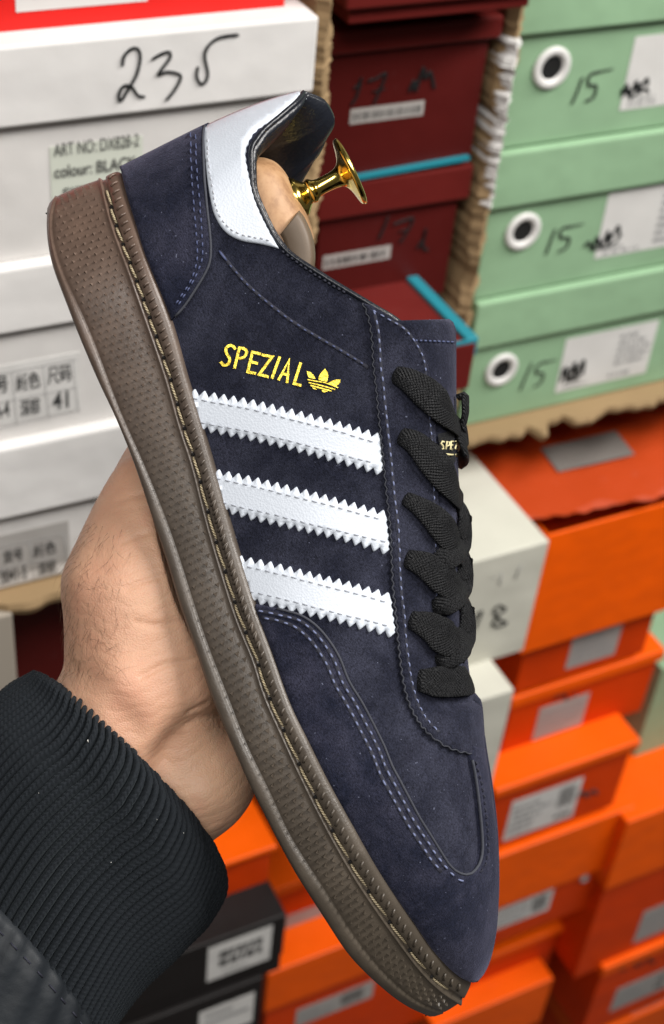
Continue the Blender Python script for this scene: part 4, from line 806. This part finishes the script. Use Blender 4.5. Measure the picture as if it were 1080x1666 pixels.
table(B, st, -100, 124, [(628, 584), (674, 630), (718, 668)], [(20, 606, 27, 692), (70, 594, 80, 682), (118, 586, 128, 672)], [('号', -6, 641, 14, 638), ('颜色', 27, 637, 66, 630), ('尺码', 78, 627, 116, 619), ('A-4', -8, 682, 16, 678), ('深棕', 34, 679, 66, 672), ('41', 86, 668, 112, 662)], 28)
B = Box('lowest white box on the left, its rounded lid sitting askew', 'shoe box', YW-.004, .40, (478, 600), (100, 700), (50, 948), M_CW, M_CWL, (80, 818), g1, over=.006)
st = B.sticker(-120, 962, 114, 920, -120, 892, M_PAPG)
table(B, st, -80, 110, [(907, 868), (942, 902), (968, 928)], [(48, 880, 56, 942), (104, 870, 110, 930)], [('货号', 6, 918, 38, 911), ('颜色', 55, 908, 92, 900), ('3041-5', 2, 950, 44, 942), ('深棕', 62, 938, 92, 931)], 22)
R_ = Box('bright red box lying on the topmost white box', 'shoe box', YW+.012, .42, (478, 10), (250, -170), (250, 45), M_CR, M_CR, (250, -60), 'red box')
R_.sticker(26, 20, 240, 2, 26, -60, M_PAP)
# ---- maroon boxes
YM = YW+.075; g2 = 'maroon boxes in the second stack'
M0 = Box('maroon box lid jutting out at the top of the stack', 'shoe box', YM-.03, (553, 42), (873, 2), (700, -120), (700, 29), M_CML, M_CML, (700, 0), g2, .30)
M1 = Box('maroon box marked 17 above a barcode strip', 'shoe box', YM, (514, 150), (800, 110), (700, 30), (680, 272), M_CM, M_CML, (690, 70), g2, .30)
st = M1.sticker(568, 206, 688, 184, 568, 182, M_PAPG); M1.bars(st, [(x_/15+.04, .22, x_/15+.04+random.uniform(.02, .045), .75) for x_ in range(14)], M_PRN)
M1.pen([[(575, 145), (583, 138), (588, 128), (581, 155), (571, 172)], [(598, 133), (612, 128), (628, 120), (620, 142), (608, 170)], [(605, 150), (628, 144)]], 5, name='handwriting'); M1.pen([[(665, 150), (674, 132), (676, 148), (686, 118), (690, 112), (692, 128), (700, 118), (707, 145)]], 6)
M2 = Box('maroon box marked 17 below the teal edge', 'shoe box', YM+.002, (505, 400), (752, 350), (680, 274), (620, 497), M_CM, M_CML, (630, 338), g2, .30)
M2.pen([[(632, 352), (624, 372), (616, 390)], [(640, 366), (655, 360), (672, 356), (662, 378), (650, 396)], [(648, 378), (668, 372)], [(678, 405), (690, 386), (693, 372), (688, 400), (697, 408)]], 5)
st = M2.sticker(524, 440, 634, 420, 524, 418, M_PAPG); M2.bars(st, [(x_/12+.04, .25, x_/12+.04+random.uniform(.025, .06), .75) for x_ in range(11)], M_PRN)
M1.quad('teal_rim', [(560, 292), (765, 255), (764, 261), (560, 298)], M_TEAL, lift=.004, thick=.006)
M3 = Box('maroon box with a teal rim pulled forward below the others', 'shoe box', YM-.075, (480, 580), (770, 548), (700, 563), (640, 760), M_CM, M_CML, (690, 640), g2, .30)
zt = M3.z1; Yf = M3.Y
def strip(nm, x0, x1, y0, y1, z0, z1, mat, bx): v, f = rbox(x0, x1, y0, y1, z0, z1, .0006); mk(nm, v, f, mat, bx.e, smooth=False, origin=bx.o)
strip('teal_rim', M3.x1-.007, M3.x1+.0015, Yf-.004, Yf+.13, zt-.004, zt+.0022, M_TEAL, M3); strip('teal_rim', M3.x1-.022, M3.x1+.0012, Yf-.0045, Yf-.003, zt-.011, zt+.002, M_TEAL, M3)
# ---- mint boxes on a sheet of corrugated card
YG = YW+.085; g3 = 'mint green boxes stacked on the right'
G0 = Box('mint green box marked 15 with the grommet at the picture top', 'shoe box', YG, (835, 50), .40, (900, -150), (801, 246), M_CG, M_CG, (876, 51), g3)
G0.grommet(897, 110, 30); G0.pen([[(948, 125), (940, 148), (930, 170)], [(978, 116), (960, 122), (958, 138), (970, 140), (966, 158), (952, 165)], [(978, 116), (998, 112)]], 4.5); st = G0.sticker(1006, 186, 1190, 150, 1016, 68, M_PAP); G0.words(st, .06, .06, .3, .2, 2, M_PRG, 3); G0.words(st, .42, .1, .95, .92, 7, M_PRG, 4)
G0.pen([[(1012, 158), (1020, 138), (1024, 156), (1036, 132), (1038, 150), (1052, 128), (1054, 140)], [(1016, 150), (1034, 144), (1054, 128)], [(1010, 146), (1022, 150), (1040, 138)], [(1024, 160), (1048, 146), (1056, 150)]], 5)
G1 = Box('mint green box marked 15 in the middle of its stack', 'shoe box', YG, (801, 248), .40, (801, 246), (774, 489), M_CG, M_CG, (793, 338), g3)
G1.grommet(850, 376, 29); G1.pen([[(904, 372), (897, 390), (888, 415)], [(932, 368), (915, 372), (912, 386), (926, 388), (922, 402), (908, 410)], [(932, 368), (950, 364)]], 4.5); st = G1.sticker(966, 424, 1190, 378, 976, 320, M_PAP); G1.words(st, .05, .05, .3, .2, 2, M_PRG, 5); G1.words(st, .40, .1, .95, .92, 7, M_PRG, 6)
G1.pen([[(950, 402), (958, 394), (964, 405), (972, 386), (978, 400), (990, 376), (990, 396), (1006, 368), (1008, 384)], [(968, 396), (984, 392), (1004, 374)], [(964, 406), (996, 398), (1012, 380)]], 5)
G2 = Box('lowest mint green box marked 15, resting on the cardboard', 'shoe box', YG, (772, 492), .40, (774, 489), (760, 693), M_CG, M_CG, (767, 565), g3)
G2.grommet(815, 601, 27); G2.pen([[(866, 590), (856, 612), (846, 636)], [(894, 588), (878, 592), (872, 606), (884, 608), (880, 622), (868, 630)], [(894, 588), (906, 585)]], 4); st = G2.sticker(902, 641, 1050, 605, 910, 556, M_PAP); G2.words(st, .08, .06, .45, .14, 1, M_PRG, 7); G2.words(st, .56, .08, .95, .2, 1, M_PRG, 8); G2.words(st, .60, .3, .95, .92, 5, M_PRG, 9)
G2.pen([[(912, 622), (920, 598), (924, 618), (936, 590), (936, 612), (950, 586), (948, 610)], [(914, 604), (932, 616), (946, 606)], [(916, 612), (928, 600), (948, 598)], [(918, 622), (944, 616)]], 5.5)
def slab(name, label, cat, x0, x1, y0, y1, z0, z1, mat, torn=0.0, group=None, seed=1, axis='z', n=150):
    """a sheet of corrugated card with a ragged edge"""
    rng = np.random.default_rng(seed); o = np.array([(x0+x1)/2, (y0+y1)/2, z0]); e = empty(name, o, label, cat, group)
    if axis == 'z':
        u = np.linspace(x0, x1, n); rg = np.convolve(rng.normal(0, 1, n+4), np.array([.12, .25, .3, .25, .12])*1.6, 'valid')*torn; yb = np.full(n, y1)
        v = np.vstack([np.stack([u, y0+rg, np.full(n, z0)+rg*.4], -1), np.stack([u, y0+rg*1.3-.001, np.full(n, (z0+z1)/2)], -1), np.stack([u, y0+rg, np.full(n, z1)], -1), np.stack([u, yb, np.full(n, z1)], -1), np.stack([u, yb, np.full(n, z0)], -1)])
        f = []
        for k in range(5): f += [[k*n+i, k*n+i+1, ((k+1) % 5)*n+i+1, ((k+1) % 5)*n+i] for i in range(n-1)]
        f += [[k*n for k in range(5)], [k*n+n-1 for k in range(5)]]
    else:
        u = np.linspace(z0, z1, n); r1 = np.convolve(rng.normal(0, 1, n+4), np.ones(5)/5, 'valid')*torn; r2 = np.convolve(rng.normal(0, 1, n+4), np.ones(5)/5, 'valid')*torn
        v = np.vstack([np.stack([x0+r1, np.full(n, y0)+r2, u], -1), np.stack([(x0+x1)/2+r1*.5, np.full(n, y0-.006)+r2*.6, u], -1), np.stack([x1+r2, np.full(n, y0)+r1, u], -1), np.stack([np.full(n, x1), np.full(n, y1), u], -1), np.stack([np.full(n, x0), np.full(n, y1), u], -1)]); f = []
        for k in range(5): f += [[k*n+i, k*n+i+1, ((k+1) % 5)*n+i+1, ((k+1) % 5)*n+i] for i in range(n-1)]
        f += [[k*n for k in range(5)], [k*n+n-1 for k in range(5)]]
    mk('sheet', v, f, mat, e, smooth=False, origin=o); return e
zb = G2.z0; slab('cardboard_sheet', 'torn brown cardboard sheet under the mint green boxes', 'cardboard', W3(738, 720, YG)[0], G2.x1+.02, YG-.018, YG+.3, zb-.0065, zb-.0002, M_COR, .0042)
za = W3(845, 0, YG)[2]; slab('cardboard_divider', 'upright crumpled cardboard between maroon and mint green boxes', 'cardboard', M1.x1+.004, G1.x0-.004, YM-.002, YM+.2, zb+.001, za+.15, M_COR, .0045, axis='x', seed=3)
slab('paper_liner', 'torn white paper strip wedged beside the mint green boxes', 'paper', G1.x0-.013, G1.x0-.006, YM-.006, YM+.05, W3(775, 330, YM)[2], W3(800, 60, YM)[2], M_PAP, .0035, axis='x', seed=21)
slab('cardboard_divider', 'upright brown cardboard edge beside the white boxes', 'cardboard', W3(509, 70, YW)[0]+.003, W3(509, 70, YW)[0]+.016, YW+.01, YW+.25, W3(478, 600, YW)[2], W3(520, -60, YW)[2], M_COR, .003, axis='x', seed=5)
zs = W3(50, 949, YW-.004)[2]; x1 = W3(478, 600, YW)[0]; slab('cardboard_sheet', 'brown cardboard sheet under the white boxes on the left', 'cardboard', x1-.45, x1+.01, YW-.016, YW+.3, zs-.008, zs-.0004, M_COR, .003, seed=8)
# ---- ivory boxes half behind the laces
g4 = 'ivory boxes beside the orange ones'; YI = YG-.10
I1 = Box('ivory box with black marker 78, behind the laces', 'shoe box', YI, .115, (903, 880), (830, 897), (800, 1075), M_CI, M_CI, None, g4, .26)
I1.pen([[(800, 940), (806, 939)], [(812, 952), (816, 932)], [(838, 942), (848, 918)]], 4, mat=M_PRG); I1.pen([[(768, 1012), (776, 1000), (784, 996), (776, 1016), (772, 1024)], [(800, 1016), (812, 1000), (822, 992), (812, 986), (804, 994), (812, 1008), (824, 1014), (810, 1020), (800, 1016)]], 5)
I2 = Box('lower ivory box pushed forward, plain front', 'shoe box', YI-.035, .085, (846, 1119), (815, 1128), (780, 1330), M_CI, M_CI, None, g4, .26)
# ---- orange boxes
YO = YG-.03; g5 = 'orange boxes in the right stack'
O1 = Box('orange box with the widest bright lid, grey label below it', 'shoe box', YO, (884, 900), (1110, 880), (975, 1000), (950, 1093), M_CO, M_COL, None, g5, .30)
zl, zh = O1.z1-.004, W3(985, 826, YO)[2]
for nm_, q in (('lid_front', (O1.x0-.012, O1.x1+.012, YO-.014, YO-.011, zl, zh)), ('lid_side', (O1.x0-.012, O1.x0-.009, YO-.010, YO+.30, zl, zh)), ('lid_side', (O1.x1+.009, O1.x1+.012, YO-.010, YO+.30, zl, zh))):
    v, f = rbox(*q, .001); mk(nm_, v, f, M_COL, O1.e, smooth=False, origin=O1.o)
v, f = rbox(O1.x0, O1.x1, YO+.03, YO+.033, zl, zh-.012, .0008); mk('added_gap_panel', v, f, M_CO, O1.e, smooth=False, origin=O1.o)  # added panel fills the dark gap and covers what shows through behind
O1.z1 = zh
st = O1.sticker(920, 1086, 998, 1068, 926, 1024, M_PAPG); O1.words(st, .08, .12, .92, .9, 5, M_PRG, 10)
O1.pen([[(862, 1042), (866, 1060)], [(872, 1036), (864, 1050), (874, 1056)]], 4)
O2 = Box('orange box with a grey label under faint dark lettering', 'shoe box', YO+.004, (832, 1125), (1070, 1085), (950, 1094), (950, 1188), M_CO, M_COL, (950, 1110), g5, .30, over=.004)
st = O2.sticker(866, 1202, 944, 1182, 872, 1152, M_PAPG); O2.words(st, .08, .12, .92, .9, 5, M_PRG, 11); O2.pen([[(898, 1140), (912, 1128)], [(905, 1138), (918, 1130), (922, 1140)], [(930, 1136), (938, 1126)]], 5)
O3 = Box('orange box whose bright lid top shows, long pale label', 'shoe box', YO-.03, (800, 1290), (1034, 1215), (920, 1240), (900, 1346), M_CO, M_COL, (920, 1252), g5, .30)
st = O3.sticker(818, 1367, 930, 1330, 820, 1308, M_PAP); O3.words(st, .05, .12, .62, .88, 5, M_PRG, 12); O3.bars(st, [(.70+.02*q, .4, .70+.02*q+(.006 if q % 3 else .013), .88) for q in range(12)], M_PRN); O3.words(st, .70, .12, .94, .3, 1, M_PRN, 2); O3.pen([[(940, 1298), (948, 1288), (956, 1296), (964, 1286), (972, 1292)]], 6, mat=M_PRN)
O4 = Box('orange box with a bright deep lid and a rivet', 'shoe box', YO-.03, (770, 1450), (1010, 1360), (900, 1352), (890, 1502), M_CO, M_COL, (900, 1436), g5, .30, over=.006)
st = O4.sticker(800, 1512, 890, 1484, 802, 1480, M_PAP); O4.words(st, .05, .12, .6, .9, 4, M_PRG, 13); O4.bars(st, [(.66+.024*q, .2, .66+.024*q+(.008 if q % 2 else .016), .85) for q in range(11)], M_PRN); O4.grommet(950, 1428, 7, mat=M_PRG)
O5 = Box('orange box second from the bottom of its stack, grey rivet', 'shoe box', YO-.005, (740, 1570), (908, 1530), (850, 1530), (820, 1612), M_CO, M_COL, (850, 1538), g5, .30, over=.004); O5.grommet(866, 1577, 7, mat=M_PRG)
st = O5.sticker(745, 1650, 836, 1612, 748, 1622, M_PAPG); O5.words(st, .05, .12, .6, .9, 3, M_PRG, 14); O5.bars(st, [(.66+.024*q, .2, .66+.024*q+(.008 if q % 2 else .016), .85) for q in range(11)], M_PRN)
O6 = Box('lowest orange box in the right stack, cut by the frame', 'shoe box', YO-.03, (700, 1680), (880, 1640), (820, 1618), (800, 1740), M_CO, M_COL, (820, 1680), g5, .30)
# the torn open lid above
tz = W3(790, 735, YO-.02)[2]
ob = np.array([O1.x0, YO, O1.z1]); e = empty('open_box_lid', ob, 'torn orange box lid lying open under the mint green boxes', 'box lid', 'torn lid')
u = np.linspace(0, 1, 30); rg = np.random.default_rng(12); P = []
xa, xb = W3(762, 760, YO+.02)[0], O1.x1+.05
for k, (yy, zz) in enumerate(((YO+.20, O1.z1+.040), (YO+.06, O1.z1+.030), (YO-.012, O1.z1+.020), (YO-.016, O1.z1+.017), (YO+.06, O1.z1+.027), (YO+.20, O1.z1+.037))):
    rag = np.convolve(rg.normal(0, 1, 34), np.ones(5)/5, 'valid')*(.006 if k in (2, 3) else .001); P.append(np.stack([xa+(xb-xa)*u, yy+rag, zz+rag*.4+.004*np.sin(u*7+1)], -1))
P = np.array(P); mk('lid_panel', P.reshape(-1, 3), [[(k % 6)*30+i, (k % 6)*30+i+1, ((k+1) % 6)*30+i+1, ((k+1) % 6)*30+i] for k in range(6) for i in range(29)], card('dusty_shaded_orange_card', (.46, .05, .006), .55, 1.0), e, smooth=False, origin=ob)  # colour holds the shade of the sheet above as well as dust
lb = np.array([P[1][10], P[1][18], P[2][18], P[2][10]])+np.array([0, 0, .002]); lb[2:] = lb[[1, 0]]*.55+lb[2:]*.45; lb[:2] = lb[:2]*.9+lb[[3, 2]]*.1; mk('label_sticker', np.vstack([lb, lb-np.array([0, 0, .0008])]), [[0, 1, 2, 3], [7, 6, 5, 4], [0, 4, 5, 1], [1, 5, 6, 2], [2, 6, 7, 3], [3, 7, 4, 0]], plain('dusty_label', (.17, .155, .14), .7), e, smooth=False, origin=ob)
# ---- far right stack
g6 = 'orange boxes at the right edge'; YR = YO-.045
R0 = Box('mint green box end standing low at the right edge', 'shoe box', YO+.02, (1036, 1200), .25, (1075, 1090), (1040, 1290), M_CG, M_CG, None, 'low mint box', .25)
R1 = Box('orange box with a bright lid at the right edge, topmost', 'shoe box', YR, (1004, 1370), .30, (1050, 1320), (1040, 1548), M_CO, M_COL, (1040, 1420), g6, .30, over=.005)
st = R1.sticker(1030, 1532, 1120, 1500, 1036, 1486, M_PAPG); R1.words(st, .06, .1, .9, .9, 5, M_PRG, 15)
R2 = Box('orange box with black marker at the right edge, middle', 'shoe box', YR-.006, (976, 1590), .30, (1040, 1550), (1030, 1648), M_CO, M_COL, (1040, 1562), g6, .30, over=.002)
R2.pen([[(1018, 1562), (1010, 1566), (1008, 1576), (1018, 1578)], [(1042, 1556), (1034, 1562), (1036, 1572), (1046, 1566), (1042, 1556)], [(1062, 1550), (1056, 1562), (1066, 1566)]], 5); st = R2.sticker(994, 1638, 1110, 1602, 996, 1606, M_PAPG); R2.words(st, .05, .12, .5, .9, 4, M_PRG, 16); R2.words(st, .55, .2, .8, .9, 2, M_PRN, 17)
R3 = Box('orange box at the right edge, lowest in its stack', 'shoe box', YR, (964, 1690), .30, (1030, 1650), (1020, 1780), M_CO, M_COL, (1030, 1690), g6, .30); st = R3.sticker(1012, 1690, 1100, 1660, 1014, 1652, M_PAP)
zq = W3(900, 1620, YO)[2]; slab('cardboard_divider', 'upright pale cardboard between the two orange stacks', 'cardboard', O4.x1-.03, O4.x1-.006, YO+.03, YO+.25, O6.z0, O4.z0-.002, M_COR, .002, axis='x', seed=15)
# ---- lower left: black and orange boxes behind the cuff
YB = YG-.13; g7 = 'boxes behind the cuff'
K1 = Box('black box with a white label behind the cuff', 'shoe box', YB, .30, (466, 1492), (400, 1510), (330, 1625), M_CB, M_CB, (330, 1600), g7, .28, over=.001)
st = K1.sticker(336, 1596, 438, 1562, 338, 1542, M_PAP, lid=True); K1.words(st, .25, .1, .8, .2, 1, M_PRG, 19); K1.words(st, .18, .34, .85, .85, 2, M_PRN, 20, .3)
K2 = Box('lower black box with a label, cut by the frame', 'shoe box', YB-.004, .30, (432, 1640), (330, 1627), (300, 1780), M_CB, M_CB, None, g7, .28); st = K2.sticker(322, 1694, 410, 1664, 326, 1646, M_PAP)
K2.bars(st, [(.1, .5, .9, .6), (.1, .75, .6, .85)])
C0 = Box('orange box with a bright lid between the palm and the sole', 'shoe box', YB+.035, .30, (447, 1390), (400, 1386), (395, 1472), M_CO, M_COL, (400, 1394), g7, .25, over=.004)
C1 = Box('orange box behind the middle of the sole, grey label', 'shoe box', YB+.12, (440, 1440), .22, (520, 1415), (520, 1535), M_CO, M_COL, (520, 1428), g7, .25); st = C1.sticker(462, 1522, 540, 1496, 466, 1490, M_PAPG)
C2 = Box('orange box below the sole with a dark print label', 'shoe box', YB+.085, (430, 1600), .26, (560, 1530), (540, 1720), M_CO, M_COL, (560, 1590), g7, .25); st = C2.sticker(480, 1668, 604, 1626, 484, 1640, M_PAPG); C2.words(st, .05, .15, .5, .9, 3, M_PRG, 18); C2.bars(st, [(.58+.026*q, .25, .58+.026*q+(.009 if q % 2 else .017), .85) for q in range(11)], M_PRN)
# ---- low left: dark red box under the sheet of card
D1 = Box('dark red box in shadow under the left stack', 'shoe box', YW+.03, .36, (330, 1050), (60, 975), (40, 1200), M_CM, M_CM, None, 'dark red box', .3)
D2 = Box('pale grey carton corner at the left edge', 'carton', YW-.02, .30, (38, 1060), (10, 1000), (0, 1290), plain('grey_carton', (.33, .29, .24), .8), None, None, 'grey carton', .2, name='carton')
# ---- floor and shop wall behind
fl = min(K2.z0, C2.z0, R3.z0, O6.z0)-.25
def sheet(name, v, mat): o = mk(name, v, [[0, 1, 2, 3]], mat, None, smooth=False); o['kind'] = 'structure'
sheet('floor', [(-4, -3, fl), (5, -3, fl), (5, YW+.62, fl), (-4, YW+.62, fl)], M_FLR)
sheet('wall', [(-4, YW+.6, fl-.1), (5, YW+.6, fl-.1), (5, YW+.6, 3.2), (-4, YW+.6, 3.2)], M_WALL)
print('FLOOR', fl, 'YW', YW, 'shoe', ow)
